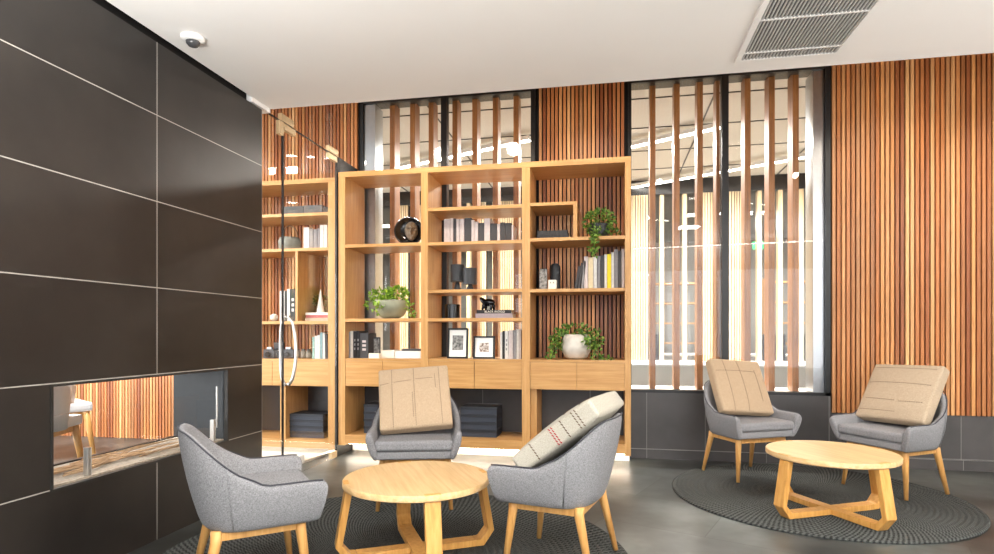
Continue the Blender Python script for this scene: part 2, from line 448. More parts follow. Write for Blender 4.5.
# linear lamps under the passage ceiling (they run diagonally)
def linear(p0, p1, label):
    a = Vector(p0); b_ = Vector(p1); d = (b_ - a); L = d.length
    t = thing('linear_light', label, 'ceiling light', a, math.atan2(d.y, d.x), 'linear lights in the passage')
    MB().box(0, -.035, 0, L, .035, .05, .004).build('housing', M['white'], t)
    MB().box(.01, -.03, -.006, L - .01, .03, -.0005).build('diffuser', M['linear'], t)
LZ = 3.32
def zline(pa, pb): return atZ(pa[0], pa[1], LZ), atZ(pb[0], pb[1], LZ)
a, b_ = zline((625, 148.5), (721, 127.3)); linear(a, b_, 'nearer glowing linear light seen high in the right window left of the mullion')
a, b_ = zline((625, 189), (835, 152)); linear(a, b_, 'longer farther glowing linear light seen across the whole right window')
a, b_ = zline((340, 181), (530, 140)); linear(a, b_, 'glowing linear light seen above the bookcase in the left window')

# office furnishings glimpsed through the far glazing
def shelf_unit(x0, x1, y, n, label):
    t = thing('shelving_unit', label, 'shelving', ((x0 + x1) / 2, y, 0), 0, 'shelving in the far office')
    hw = (x1 - x0) / 2
    for sx in (-hw, hw - .03): MB().box(sx, 0, 0, sx + .03, .35, 2.2).build('upright', M['oak_v'], t)
    for k in range(n): MB().box(-hw + .03, 0, .1 + k * 2.0 / (n - 1), hw - .03, .35, .13 + k * 2.0 / (n - 1)).build('shelf', M['oak_h'], t)
shelf_unit(XY(766, 12.2), XY(838, 12.2), 12.2, 6, 'pale timber shelving in the far office seen through the right end of the window')
shelf_unit(XY(646, 12.2), XY(700, 12.2), 12.2, 6, 'timber shelving in the far office seen right beside the bookcase')
def office_chair(x, y, rz, label):
    t = thing('office_chair', label, 'office chair', (x, y, 0), rz, 'chairs in the far office')
    MB().box(-.24, -.24, .44, .24, .24, .50, .02).build('seat', M['black'], t)
    MB().box(-.22, .2, .6, .22, .25, 1.1, .02).build('backrest', M['charcoal'], t)
    MB().box(-.03, .22, .44, .03, .26, .62).build('back_support', M['steel'], t)
    MB().tube([(0, 0, .06), (0, 0, .44)], .025).build('column', M['steel'], t)
    w = MB()
    for k in range(5): w.tube([(0, 0, .08), (.28 * math.cos(k * 1.2566), .28 * math.sin(k * 1.2566), .03)], .018, 6)
    w.build('base', M['black'], t)
office_chair(XY(660, 10.2), 10.2, .5, 'dark office chair beyond the far glazing, nearest the bookcase')
office_chair(XY(706, 10.2), 10.2, -.4, 'dark office chair beyond the far glazing, left of the black mullion')
office_chair(XY(775, 10.3), 10.3, 2.6, 'dark office chair beyond the far glazing, right of the black mullion')
office_chair(XY(806, 10.6), 10.6, 3.4, 'dark office chair beyond the far glazing, near the right end of the window')
t = thing('office_desk', 'long white desk in the office beyond the far glazing', 'desk', (XY(735, 11.5), 11.5, 0))
MB().box(-1.6, -.35, .70, 1.6, .35, .73, .004).build('desktop', M['white'], t)
for sx in (-1.5, 1.46):
    for sy in (-.3, .26): MB().box(sx, sy, 0, sx + .04, sy + .04, .70).build('leg', M['steel'], t)
t = thing('exit_sign', 'small green lit sign hanging in the office beyond the far glazing', 'sign', (XY(758, 10), 10.0, atY(758, 246, 10).z - .08))
MB().box(-.08, -.015, .03, .08, .015, .15, .004).build('sign_face', M['exitgreen'], t)
MB().tube([(0, 0, .15), (0, 0, .85)], .006, 6).build('hanger', M['steel'], t)

# glass door and fixed glass beside the tiled wall
GX = WX - .004
DZ = 2.70
o = MB().box(GX - .006, 4.03, .012, GX + .006, 4.905, DZ - .004).build('door_1', M['doorglass']); struct(o, 'frameless glass door beside the tiled wall', 'door')
for side in (-1, 1):
    pts = []
    for k in range(17):
        u = k / 16; pts.append((GX + side * (.02 + .045 * math.sin(PI * u) ** .5), 4.09 + .02 * math.sin(PI * u), .73 + .51 * u))
    hd = MB().tube(pts, .012, 10).build('handle', M['steel'], o, True)
    for z in (.73, 1.24): MB().tube([(GX + side * .007, 4.09, z), (GX + side * .022, 4.09, z)], .013, 10).build('handle_mount', M['steel'], hd, True)
MB().box(GX - .016, 4.80, .008, GX + .016, 4.90, .065, .002).build('patch_fitting', M['champagne'], o)
MB().box(GX - .016, 4.03, DZ - .05, GX + .016, 4.19, DZ - .004, .002).build('patch_fitting', M['champagne'], o)
MB().box(GX - .016, 4.745, DZ - .05, GX + .016, 4.905, DZ - .004, .002).build('patch_fitting', M['champagne'], o)
MB().box(GX - .009, 4.028, .01, GX + .009, 4.032, DZ - .05).build('edge_seal', M['black'], o)
o = MB().box(GX - .006, 3.76, .0, GX + .006, 4.024, DZ).box(GX - .006, 3.845, DZ + .006, GX + .006, 4.93, UZ - .001).build('window_4', M['doorglass']); struct(o, 'fixed frameless glass around the glass door', 'window')
MB().box(GX - .016, 3.99, DZ + .006, GX + .016, 4.16, DZ + .06, .002).box(GX - .016, 3.965, DZ - .10, GX + .016, 4.024, DZ, .002).build('patch_fitting', M['champagne'], o)
MB().box(GX - .016, 4.745, DZ + .007, GX + .016, 4.93, DZ + .06, .002).build('patch_fitting', M['champagne'], o)
MB().box(GX - .008, 3.845, DZ, GX + .008, 4.93, DZ + .006).build('joint', M['black'], o)
struct(MB().box(-2.428, 4.935, 0, -2.408, 5.38, 2.72).build('trim_8', M['black']), 'black channel between the two bookcases', 'trim')
a = atZ(299, 462, .02); b_ = atZ(338, 449, .02)
t = thing('door_stop_rail', 'low metal floor rail at the foot of the glass door', 'rail', (a.x, a.y, 0), math.atan2(b_.y - a.y, b_.x - a.x))
L = (b_ - a).length
MB().box(0, -.015, 0.001, L, .015, .022, .003).build('rail', M['steel'], t)
MB().box(-.01, -.02, .0015, .05, .02, .075, .004).build('end_shoe', M['white'], t)

# ------------------------------------------------------------------ air grille and camera dome on the ceiling
t = thing('air_grille', 'large white ceiling air grille with fine parallel slats', 'air grille', (1.02, 2.75, CZ))
gw, gy0, gy1 = .285, -.75, .92
w = MB()
for sx in (-gw, gw - .03): w.box(sx, gy0 + .03, -.014, sx + .03, gy1 - .03, -.001)
w.box(-gw, gy1 - .03, -.014, gw, gy1, -.001); w.box(-gw, gy0, -.014, gw, gy0 + .03, -.001)
w.build('frame', M['white'], t)
MB().box(-gw + .03, gy0 + .03, -.003, gw - .03, gy1 - .03, -.001).build('duct', M['black'], t)
w = MB(); n = 28; sp_ = (2 * gw - .06) / n
for k in range(n):
    x = -gw + .03 + (k + .5) * sp_; w.box(x - .0048, gy0 + .03, -.013, x + .0048, gy1 - .03, -.004)
w.build('slats', plain('grille_grey', (176, 175, 172), .5), t)
for y in (.80, .44, .08): MB().box(-gw + .03, y, -.0138, gw - .03, y + .012, -.006).build('cross_bar', M['white'], t)
p = atZ(193, 37, CZ)
t = thing('camera_dome', 'small white security camera dome on the ceiling', 'security camera', p)
MB().lathe([(.062, -.001), (.062, -.012), (.052, -.022), (.036, -.026)], seg=28).build('housing', M['white'], t, True)
MB().lathe([(.036, -.0265), (.034, -.038), (.024, -.050), (.008, -.056)], seg=24).build('lens', plain('smoked_dome', (70, 70, 72), .15), t, True)

# ------------------------------------------------------------------ bookcases
YF, YB = 4.95, 5.385
def bookcase(name, label):
    t = thing(name, label, 'bookcase', (0, 0, 0)); return t
def bx(parent, name, x0, y0, z0, x1, y1, z1, mat, bev=.0015):
    return MB().box(x0, y0, z0, x1, y1, z1, bev).build(name, M[mat] if isinstance(mat, str) else mat, parent)
SH = .028
bc = bookcase('bookcase', 'large oak bookcase of three bays in front of window and slats')
ups = [(-2.402, -2.336), (-1.62, -1.556), (-.721, -.652), (.138, .186)]
for a, b_ in ups: bx(bc, 'upright', a, YF, .105, b_, YB, 2.53, 'oak_v')
bx(bc, 'top_panel', ups[0][0], YF - .002, 2.53, ups[3][1], YB, 2.577, 'oak_h')
def bay(par, x0, x1, zs, zc, zd, zb0, zb1, drawers=2, thin=()):
    for z in zs:
        th = .016 if z in thin else SH
        bx(par, 'shelf', x0, YF + .004, z - th, x1, YB, z, 'oak_h')
    bx(par, 'cabinet_top', x0, YF + .003, zc - .02, x1, YB, zc, 'oak_h')
    bx(par, 'cabinet_body', x0, YF + .03, zd, x1, YB, zc - .02, 'oak_h')
    wd = (x1 - x0) / drawers
    for k in range(drawers):
        bx(par, 'drawer', x0 + wd * k + .002, YF + .004, zd + .001, x0 + wd * (k + 1) - .002, YF + .029, zc - .022, 'oak_h', .001)
    bx(par, 'bottom_panel', x0, YF + .002, zb0, x1, YB, zb1, 'oak_h')
bay(bc, -2.336, -1.62, (1.92, 1.25), .890, .64, .12, .20)
bay(bc, -1.556, -.721, (2.22, 1.917, 1.500, 1.250), .893, .637, .12, .20)
bay(bc, -.652, .138, (1.927, 1.494), .893, .641, .12, .20)
bx(bc, 'shelf', -.652, YF + .004, 2.199, -.255, YB, 2.227, 'oak_h'); bx(bc, 'divider', -.287, YF + .004, 1.927, -.255, YB, 2.199, 'oak_v')
bx(bc, 'divider', -.652, YF + .05, .20, -.60, YB, .64, 'oak_v')
MB().box(-2.398, 5.12, .085, .182, 5.15, .104).build('led_strip', M['led'], bc)
bx(bc, 'plinth', -2.40, 5.25, 0.0, .184, 5.30, .104, 'white')
# bay left of the glass door
b4 = bookcase('bookcase', 'oak bookcase bay behind the glass door')
XL = -3.62
bx(b4, 'upright', -2.502, YF, .06, -2.432, YB, 2.53, 'oak_v'); bx(b4, 'upright', XL - .06, YF, .06, XL, YB, 2.53, 'oak_v')
bx(b4, 'top_panel', XL - .06, YF - .002, 2.49, -2.432, YB, 2.532, 'oak_h')
bay(b4, XL, -2.502, (2.222, 1.90, 1.23), .880, .633, .065, .14)
bx(b4, 'divider', -2.828, YF + .006, 1.23, -2.805, YB, 1.872, 'oak_v')
bx(b4, 'divider', -2.99, YF + .02, .14, -2.935, YB, .633, 'oak_v')
MB().box(XL, 5.12, .04, -2.51, 5.15, .064).build('led_strip', M['led'], b4)
bx(b4, 'plinth', XL, 5.25, 0.0, -2.45, 5.30, .065, 'white')

# ------------------------------------------------------------------ books
def book(xc, yf, z, wd, h, d, col, label, group, lean=0, marks=None):
    w = MB()
    Mt = Matrix.Translation((xc, yf, z + .0008)) @ Matrix.Rotation(lean, 4, 'Y')
    if lean:
        dz = abs(math.sin(lean)) * wd / 2; Mt = Matrix.Translation((xc, yf, z + dz + .0008)) @ Matrix.Rotation(lean, 4, 'Y')
    w.box(-wd / 2, 0, 0, wd / 2, .004, h, mat=Mt); w.box(-wd / 2, .004, 0, -wd / 2 + .0025, d, h, mat=Mt); w.box(wd / 2 - .0025, .004, 0, wd / 2, d, h, mat=Mt)
    w.mi = 1; w.box(-wd / 2 + .0025, .004, .003, wd / 2 - .0025, d - .004, h - .003, mat=Mt)
    mats = [pm(col), M['paper']]
    if marks:
        w.mi = 2; mats.append(pm(marks))
        for k in range(3):
            zz = h * (.62 - .16 * k); w.box(-wd * .22, -.0006, zz, wd * .22, .0005, zz + h * .09, mat=Mt)
    o = w.build('book', mats)
    return tag(o, label, 'book', group)
WH, CR, PK, GY, DK, BK, YL = (206, 203, 198), (214, 196, 160), (192, 180, 178), (128, 126, 128), (58, 56, 58), (24, 24, 26), (226, 204, 30)
NAMES = {WH: 'white', CR: 'cream', PK: 'pale pinkish', GY: 'grey', DK: 'dark grey', BK: 'black', YL: 'yellow'}
def row(items, y, z, where, group, d=.19):
    for i, it in enumerate(items):
        p0, p1, ptop, c = it[:4]; lean = it[4] if len(it) > 4 else 0; mk = it[5] if len(it) > 5 else None
        x0, x1 = XY(p0, y), XY(p1, y); h = atY((p0 + p1) / 2, ptop, y).z - z
        nm = NAMES.get(c, 'teal')
        book((x0 + x1) / 2, y, z, max(.008, x1 - x0 - .0015), h, d, c, '%s book, %s from left %s' % (nm, ORD[i], where), group, lean, mk)
row([(444, 450, 219, PK), (450.2, 453.2, 218.5, PK), (453.4, 456, 218.5, DK), (456.2, 459.3, 219, PK), (459.5, 464.2, 219, PK), (464.5, 471, 218, DK),
     (471.3, 474, 220, PK), (474.2, 478, 222, PK), (478.3, 484, 223, DK), (484.2, 490, 218.5, PK), (490.3, 497, 223.5, DK), (497.2, 500, 224, PK),
     (500.3, 505, 222.5, DK), (505.3, 511, 223, DK), (511.5, 513.4, 225, PK)], 5.07, 1.917, 'on the upper middle shelf', 'books on the upper middle shelf')
row([(500, 502.2, 332, WH), (502.4, 504.6, 331, BK), (504.8, 508.3, 331, WH, 0, GY), (508.5, 513, 330, PK), (513.2, 516.3, 330.5, GY), (516.5, 519, 329.5, WH), (519.2, 521, 330, PK)],
    5.05, .893, 'beside the picture frames', 'books beside the picture frames')
row([(348.4, 350.2, 332, GY), (350.4, 353, 331, WH), (353.2, 356.3, 331.3, BK, 0, GY), (356.5, 359.6, 331, BK, 0, GY), (359.9, 368.3, 333.2, DK, 0, PK)],
    5.03, .890, 'on the cabinet top of the left bay', 'books on the left cabinet top')
row([(574.4, 577, 266, DK, .16), (577.4, 580, 263, DK, .13), (580.8, 583.4, 261, GY, .10), (584, 588, 256.5, PK), (588.2, 593.2, 257.5, CR), (593.4, 597, 257, WH), (597.2, 600.2, 256, GY),
     (600.4, 604.2, 255.5, DK), (604.4, 607, 254.5, WH), (607.2, 611.2, 254.2, YL), (611.4, 614, 252.5, WH), (614.2, 618, 249.5, GY), (618.2, 621.3, 251, DK), (621.5, 624.4, 249, PK)],
    5.05, 1.494, 'under the trailing ivy in the right bay', 'books under the trailing ivy')
row([(303.5, 309, 227.5, WH), (309.2, 313, 229.5, GY), (313.3, 317, 229.5, GY), (317.3, 319.6, 228.5, GY), (319.8, 323.6, 225, WH), (323.8, 327, 225, WH)],
    5.08, 1.90, 'behind the glass door beside the round basket', 'books beside the round basket')
row([(279.6, 284.6, 291, WH), (284.8, 286.8, 291, BK), (287, 289.8, 289, WH), (290, 295.6, 289, BK, 0, WH)], 5.03, 1.23, 'in the small cell behind the glass', 'books in the small cell behind the glass')
row([(312.2, 314.4, 337, (120, 158, 150)), (314.6, 317, 336, WH), (317.2, 319.8, 335.2, WH), (320, 322.4, 332.5, (120, 150, 152)), (322.6, 325, 333.2, WH), (325.2, 327.6, 334, DK, -.03)],
    5.03, .880, 'on the cabinet top behind the glass door', 'books on the cabinet behind the glass')

def flat(name, px0, px1, y, z, h, d, col, label, cat, group=None, pages=True):
    x0, x1 = XY(px0, y), XY(px1, y); w = MB()
    if pages:
        w.box(x0, y, z, x1, y + d, z + .003); w.box(x0, y, z + h - .003, x1, y + d, z + h); w.box(x0, y, z + .003, x1, y + .003, z + h - .003)
        w.mi = 1; w.box(x0 + .003, y + .003, z + .003, x1 - .003, y + d - .004, z + h - .003)
        o = w.build(name, [pm(col), M['paper']])
    else:
        o = w.box(x0, y, z, x1, y + d, z + h, .003).build(name, pm(col))
    return tag(o, label, cat, group)
# stack under the animal figurine
SY = 5.02
flat('book', 475.5, 512.5, SY, 1.2508, .040, .19, (150, 138, 142), 'thick grey book lying flat under the black titled book', 'book', 'flat books under the figurine')
o = flat('book', 476.5, 511.2, SY + .004, 1.2915, .031, .18, BK, 'black book with pale spine lettering lying flat under the animal figurine', 'book', 'flat books under the figurine')
tc_ = bpy.data.curves.new('lettering', 'FONT'); tc_.body = 'BLACK INDIGO'; tc_.size = .024; tc_.extrude = .0003; tc_.space_character = 1.1
to = bpy.data.objects.new('lettering', tc_); COL.objects.link(to)
dg = bpy.context.evaluated_depsgraph_get(); me = bpy.data.meshes.new_from_object(to.evaluated_get(dg)); bpy.data.objects.remove(to)
me.transform(Matrix.Translation((XY(484.5, SY), SY + .0032, 1.2985)) @ Matrix.Rotation(PI / 2, 4, 'X'))
me.materials.append(M['paper']); lo = bpy.data.objects.new('lettering', me); COL.objects.link(lo); lo.parent = o; lo['label'] = 'pale spine lettering'

# ------------------------------------------------------------------ shelf ornaments
# round black dish with a bronze face
dc = atY(408.5, 227, 5.16); R = .135
t = thing('face_sculpture', 'round glossy black dish with a bronze face on the left upper shelf', 'sculpture', (dc.x, 5.17, 1.921), math.radians(16))
Mt = Matrix.Translation((0, 0, R + .004)) @ Matrix.Rotation(PI / 2 - .1, 4, 'X')
w = MB(); w.lathe([(.02, -.045), (.08, -.038), (.12, -.018), (R, .006), (R - .004, .012), (R - .014, .008), (.105, -.012), (.06, -.024), (.01, -.028)], seg=48, mat=Mt)
w.build('dish', M['gloss_black'], t, True)
MB().box(-.05, -.02, 0, .05, .06, .012, .003).build('foot', M['gloss_black'], t)
w = MB()
fx = .022
nu, nv = 30, 34; grid = []
def g2(x, y, cx, cy, sx, sy): return math.exp(-((x - cx) / sx) ** 2 - ((y - cy) / sy) ** 2)
for j in range(nv + 1):
    rowv = []
    for i in range(nu + 1):
        u = -1 + 2 * i / nu; v = -1 + 2 * j / nv
        q = min(1, math.hypot(u, v)); ang = math.atan2(v, u)
        m_ = max(abs(u), abs(v)); sc_ = (m_ / math.hypot(u, v)) if q > 1e-6 and math.hypot(u, v) > 0 else 1
        uu, vv = u * sc_, v * sc_
        wface = .062 * (1 - .22 * max(0, -vv) ** 1.5); X = uu * wface; Y = vv * .092
        rr = min(1, uu * uu + vv * vv); dz = .05 * math.sqrt(max(0, 1 - rr * .98))
        dz += .034 * g2(X, Y, 0, -.012, .010, .016) + .012 * g2(X, Y, 0, .010, .006, .025)
        for s_ in (-1, 1):
            dz -= .026 * g2(X, Y, s_ * .023, .012, .015, .009); dz += .007 * g2(X, Y, s_ * .023, .012, .008, .004)
            dz += .007 * g2(X, Y, s_ * .024, .028, .018, .006); dz += .004 * g2(X, Y, s_ * .034, -.014, .014, .014)
        dz += .009 * g2(X, Y, 0, -.041, .016, .0045) + .009 * g2(X, Y, 0, -.053, .013, .005) - .016 * g2(X, Y, 0, -.047, .018, .004) + .008 * g2(X, Y, 0, -.078, .018, .012)
        dz += .006 * g2(X, Y, 0, .05, .004, .03)
        rowv.append(w.bm.verts.new(Mt @ Vector((fx + X, Y + .004, -.022 + dz))))
    grid.append(rowv)
for j in range(nv):
    for i in range(nu): w.bm.faces.new((grid[j][i], grid[j][i + 1], grid[j + 1][i + 1], grid[j + 1][i]))
w.build('face', M['bronze'], t, True)

def leaf_cluster(w, c, n, rx, ry, rz_, size, zmin=None, trails=()):
    def leaf(p, dirv, s_):
        d = dirv.normalized(); side = d.cross(Vector((random.uniform(-1, 1), random.uniform(-1, 1), random.uniform(-1, 1)))).normalized(); nrm = d.cross(side)
        a = w.bm.verts.new(p); e = w.bm.verts.new(p + d * s_); l = w.bm.verts.new(p + d * s_ * .42 + side * s_ * .38 + nrm * s_ * .1); r = w.bm.verts.new(p + d * s_ * .42 - side * s_ * .38 + nrm * s_ * .1)
        w.bm.faces.new((a, r, e)); w.bm.faces.new((a, e, l))
    for _ in range(n):
        while True:
            q = Vector((random.uniform(-1, 1), random.uniform(-1, 1), random.uniform(-1, 1)))
            if .25 < q.length < 1: break
        p = Vector(c) + Vector((q.x * rx, q.y * ry, q.z * rz_))
        if zmin is not None and p.z < zmin: p.z = zmin + random.uniform(0, .02)
        leaf(p, q + Vector((0, 0, random.uniform(-.6, .6))), size * random.uniform(.7, 1.3))
    for pts, dens, spread in trails:
        pts = [Vector(p) for p in pts]
        for a, b_ in zip(pts, pts[1:]):
            for _ in range(max(2, int(dens * (b_ - a).length))):
                p = a.lerp(b_, random.random()) + Vector((random.uniform(-1, 1), random.uniform(-1, 1), random.uniform(-1, 1))) * spread
                leaf(p, Vector((random.uniform(-1, 1), random.uniform(-1, .3), random.uniform(-.8, .6))), size * random.uniform(.7, 1.2))
def plant(label, x, y, z, potprof, potmat, soilz, soilr, leafmat, clusters, trails, size):
    t = thing('potted_ivy', label, 'potted plant', (x, y, z))
    MB().lathe(potprof, seg=36).build('pot', potmat, t, True)
    MB().lathe([(soilr, soilz - .01), (soilr, soilz)], seg=28).build('soil', M['soil'], t)
    w = MB()
    for c, n, rx, ry, rz_ in clusters: leaf_cluster(w, c, n, rx, ry, rz_, size)
    leaf_cluster(w, (0, 0, 0), 0, 1, 1, 1, size, None, trails)
    w.build('foliage', leafmat, t)
    w = MB()
    for pts, _, _ in trails: w.tube(pts, .0025, 5)
    w.build('stem', pm((92, 110, 52)), t)
    return t
# left bay plant: flared grey-green bowl
c = atY(391, 318, 5.12)
plant('leafy green ivy in a grey green bowl in the left bay', c.x, 5.13, 1.2505,
      [(.07, 0), (.115, .03), (.148, .09), (.158, .16), (.15, .17), (.142, .165), (.135, .10)], M['pot_green'], .15, .13, M['leaf_b'],
      [((-.09, 0, .21), 150, .11, .10, .07), ((.07, 0, .22), 130, .10, .10, .07), ((-.01, -.10, .15), 70, .06, .05, .08)],
      [([(-.12, -.02, .2), (-.19, -.05, .16), (-.22, -.06, .10)], 120, .03), ([(-.06, -.12, .18), (-.08, -.16, .10), (-.07, -.165, .04)], 260, .03), ([(.12, -.03, .2), (.18, -.06, .14), (.20, -.07, .05), (.22, -.08, .015)], 200, .03), ([(.22, -.08, .02), (.27, -.07, .03)], 110, .015)], .038)
c = atY(576, 359, 5.12)
plant('sprawling ivy in a round white pot on the right cabinet top', c.x, 5.14, .8935,
      [(.06, 0), (.10, .02), (.128, .08), (.13, .13), (.115, .19), (.095, .215), (.088, .21), (.085, .17)], M['pot_white'], .19, .085, M['leaf'],
      [((-.02, 0, .25), 150, .15, .11, .055), ((.14, -.04, .18), 70, .08, .09, .07), ((-.15, -.04, .17), 70, .08, .09, .07)],
      [([(-.14, -.05, .2), (-.19, -.09, .10), (-.2, -.1, .03)], 340, .035), ([(-.2, -.1, .03), (-.25, -.12, .015)], 100, .012), ([(.12, -.09, .22), (.16, -.12, .1), (.18, -.14, .02)], 340, .035),
       ([(.1, -.1, .2), (.1, -.15, .12)], 260, .03), ([(.18, -.12, .03), (.27, -.13, .02), (.32, -.13, .015)], 150, .014), ([(.12, -.05, .24), (.22, -.06, .25)], 100, .02)], .036)
c = atY(599, 236, 5.12)
plant('ivy trailing down over the shelf edge in the right bay', c.x, 5.10, 1.9275,
      [(.07, 0), (.085, .05), (.09, .12), (.085, .125), (.08, .10)], M['charcoal'], .10, .078, M['leaf'],
      [((0, -.01, .15), 260, .13, .09, .10), ((.02, -.03, .07), 90, .12, .06, .05)],
      [([(-.02, -.11, .06), (-.03, -.17, .0), (-.035, -.185, -.08), (-.04, -.187, -.17)], 420, .028), ([(.1, -.04, .1), (.15, -.05, .05), (.17, -.05, .02)], 150, .02)], .036)

# picture frames
def frame(px0, px1, ptop, z, y, label, art):
    x0, x1 = XY(px0, y), XY(px1, y); h = atY((px0 + px1) / 2, ptop, y).z - z; wd = x1 - x0
    t = thing('picture_frame', label, 'picture frame', ((x0 + x1) / 2, y, z + .001), 0, 'picture frames'); t.rotation_euler = (-.10, 0, 0)
    e = .016; w = MB()
    w.box(-wd / 2, 0, 0, -wd / 2 + e, .022, h); w.box(wd / 2 - e, 0, 0, wd / 2, .022, h); w.box(-wd / 2 + e, 0, 0, wd / 2 - e, .022, e); w.box(-wd / 2 + e, 0, h - e, wd / 2 - e, .022, h)
    w.build('frame', M['black'], t)
    MB().box(-wd / 2 + e, .008, e, wd / 2 - e, .016, h - e).build('mat_board', M['white'], t)
    MB().box(-wd * art[0], .006, h * art[1], wd * art[0], .0079, h * art[2]).build('print', art[3], t)
m, nt, b = newmat('grey_print'); f = noise(nt, coords(nt), 38, 4); nt.links.new(ramp(nt, f, [(.35, S((70, 70, 70))), (.65, S((170, 168, 164)))]), b.inputs['Base Color']); M['print_grey'] = m
m, nt, b = newmat('sketch_print'); f = noise(nt, coords(nt), 70, 3); nt.links.new(ramp(nt, f, [(.4, S((120, 100, 90))), (.6, S((214, 206, 198)))]), b.inputs['Base Color']); M['print_sketch'] = m
frame(447, 467.5, 328, .8935, 5.03, 'taller black picture frame with a grey print on the middle cabinet top', (.26, .28, .76, M['print_grey']))
frame(473, 494.5, 336, .8935, 5.03, 'smaller black picture frame with a faint sketch on the middle cabinet top', (.22, .30, .70, M['print_sketch']))

# lamps on the middle shelf
def lamp(px, ptop, wpx, y, hb, label):
    x = XY(px, y); h = atY(px, ptop, y).z - 1.5; r = (XY(px + wpx / 2, y) - x)
    t = thing('table_lamp', label, 'table lamp', (x, y, 1.5006), 0, 'small dark table lamps')
    MB().lathe([(r * .55, 0), (r * .55, .006), (r * .28, hb), (r * .2, hb + .01)], seg=28).build('base', M['charcoal'], t, True)
    MB().lathe([(r, hb + .005), (r, h), (r - .003, h), (r - .003, hb + .008)], seg=32, cap=True).build('lamp_shade', M['charcoal'], t)
lamp(457.5, 265, 13.5, 5.12, .075, 'taller dark drum table lamp on the middle shelf')
lamp(470, 268.3, 13.5, 5.06, .045, 'shorter dark drum table lamp on the middle shelf')
y = 5.06; x0, x1 = XY(443.5, y), XY(458, y)
t = thing('canister', 'black cylindrical canister on the shelf below the lamps', 'canister', ((x0 + x1) / 2, y + .06, 1.2505))
r = (x1 - x0) / 2
MB().lathe([(r, 0), (r, .105)], seg=32).build('body', M['gloss_black'], t); MB().lathe([(r + .001, .1055), (r + .001, .125), (r - .004, .128)], seg=32).build('lid', M['gloss_black'], t)
# animal figurine, head raised
y = 5.09; bx0 = XY(479, y)
t = thing('animal_figurine', 'black bear like figurine with raised head on flat books', 'figurine', (bx0, y, 1.3228))
t.scale = (1.42, 1.42, 1.42); k = .0066
def P(u, v, dy=0): return (u * k, dy, v * k)
w = MB()
w.tube([P(.6, 11.6), P(2.2, 10.6), P(4, 8.8), P(5.6, 7.4), P(8, 7.2), P(11, 7.2), P(13.4, 6.6), P(14.6, 5.2)], [.006, .013, .017, .021, .025, .025, .022, .012], 14)
for u0, u1, dy in ((5.4, 3.6, -.013), (6.4, 6.0, .013), (12.2, 12.0, -.014), (13.4, 14.0, .014)):
    w.tube([P(u0, 6.2, dy * .7), P((u0 + u1) / 2, 3, dy), P(u1, .4, dy), P(u1 - .7, .35, dy)], [.014, .010, .008, .006], 10)
for dy in (-.008, .008): w.tube([P(3.2, 10.2, dy), P(3.6, 11.4, dy * 1.3)], [.005, .003], 8)
o = w.build('body', M['gloss_black'], t, True); mod_sub(o, 1)

# things on the left cabinet top
book_y = 5.08
flat('storage_tray', 394.5, 420.5, 5.06, .891, .065, .2, (226, 224, 222), 'long white box on the left cabinet top', 'box', None, False)
flat('storage_tray', 381.5, 394, 5.05, .891, .070, .18, (222, 214, 198), 'squarer cream box beside the long white box', 'box', None, False)
flat('tablet_stand', 401.5, 420, 5.08, .9565, .020, .12, (66, 64, 64), 'flat dark case on the long white box', 'case', None, False)
flat('card_box', 368.6, 379.0, 5.00, .891, .045, .05, (236, 226, 206), 'small white card box in front of a dark frame', 'box', None, False)
x0, x1 = XY(373, 5.16), XY(380, 5.16)
t = thing('picture_frame', 'small dark frame standing behind the white card box', 'picture frame', ((x0 + x1) / 2, 5.16, .8905))
MB().box(-(x1 - x0) / 2, 0, 0, (x1 - x0) / 2, .015, .19, .002).build('frame', M['charcoal'], t); MB().box(-(x1 - x0) / 2 + .006, -.001, .012, (x1 - x0) / 2 - .006, -.0001, .178).build('print', M['print_grey'], t)

# right bay ornaments
flat('storage_box', 537, 568, 5.06, 1.928, .042, .18, (40, 40, 42), 'lower of two dark flat boxes in the corner niche', 'box', 'flat boxes in the niche', False)
flat('storage_box', 537.5, 567.5, 5.065, 1.971, .036, .17, (46, 46, 48), 'upper of two dark flat boxes in the corner niche', 'box', 'flat boxes in the niche', False)
x0, x1 = XY(539, 5.10), XY(547, 5.10)
t = thing('photo_card', 'grey patterned card standing at the left end of the ivy shelf', 'card', ((x0 + x1) / 2, 5.10, 1.495)); t.rotation_euler = (-.12, 0, 0)
MB().box(-(x1 - x0) / 2, 0, 0, (x1 - x0) / 2, .01, .19, .001).build('backing', M['charcoal'], t); MB().box(-(x1 - x0) / 2 + .003, -.001, .004, (x1 - x0) / 2 - .003, -.0001, .186).build('print', M['print_grey'], t)
x0, x1 = XY(550, 5.15), XY(560, 5.15); r = (x1 - x0) / 2
t = thing('vase', 'tall dark grey flask behind a small white cup', 'vase', ((x0 + x1) / 2, 5.19, 1.4945))
MB().lathe([(r * .95, 0), (r, .02), (r, .19), (r * .9, .22), (r * .66, .236), (r * .4, .240)], seg=32).build('body', M['charcoal'], t, True)
x0, x1 = XY(548, 5.04), XY(556.3, 5.04); r = (x1 - x0) / 2
t = thing('cup', 'small white square cup in front of the dark flask', 'cup', ((x0 + x1) / 2, 5.04 + r, 1.4945))
MB().box(-r, -r, 0, r, r, .083, .004).build('body', plain('white_glaze', (236, 230, 216), .3), t)
w = MB(); w.box(-r * .5, -r - .0006, .052, -r * .2, -r + .001, .066).box(r * .15, -r - .0006, .052, r * .45, -r + .001, .066); w.build('motif', pm((150, 146, 140)), t)

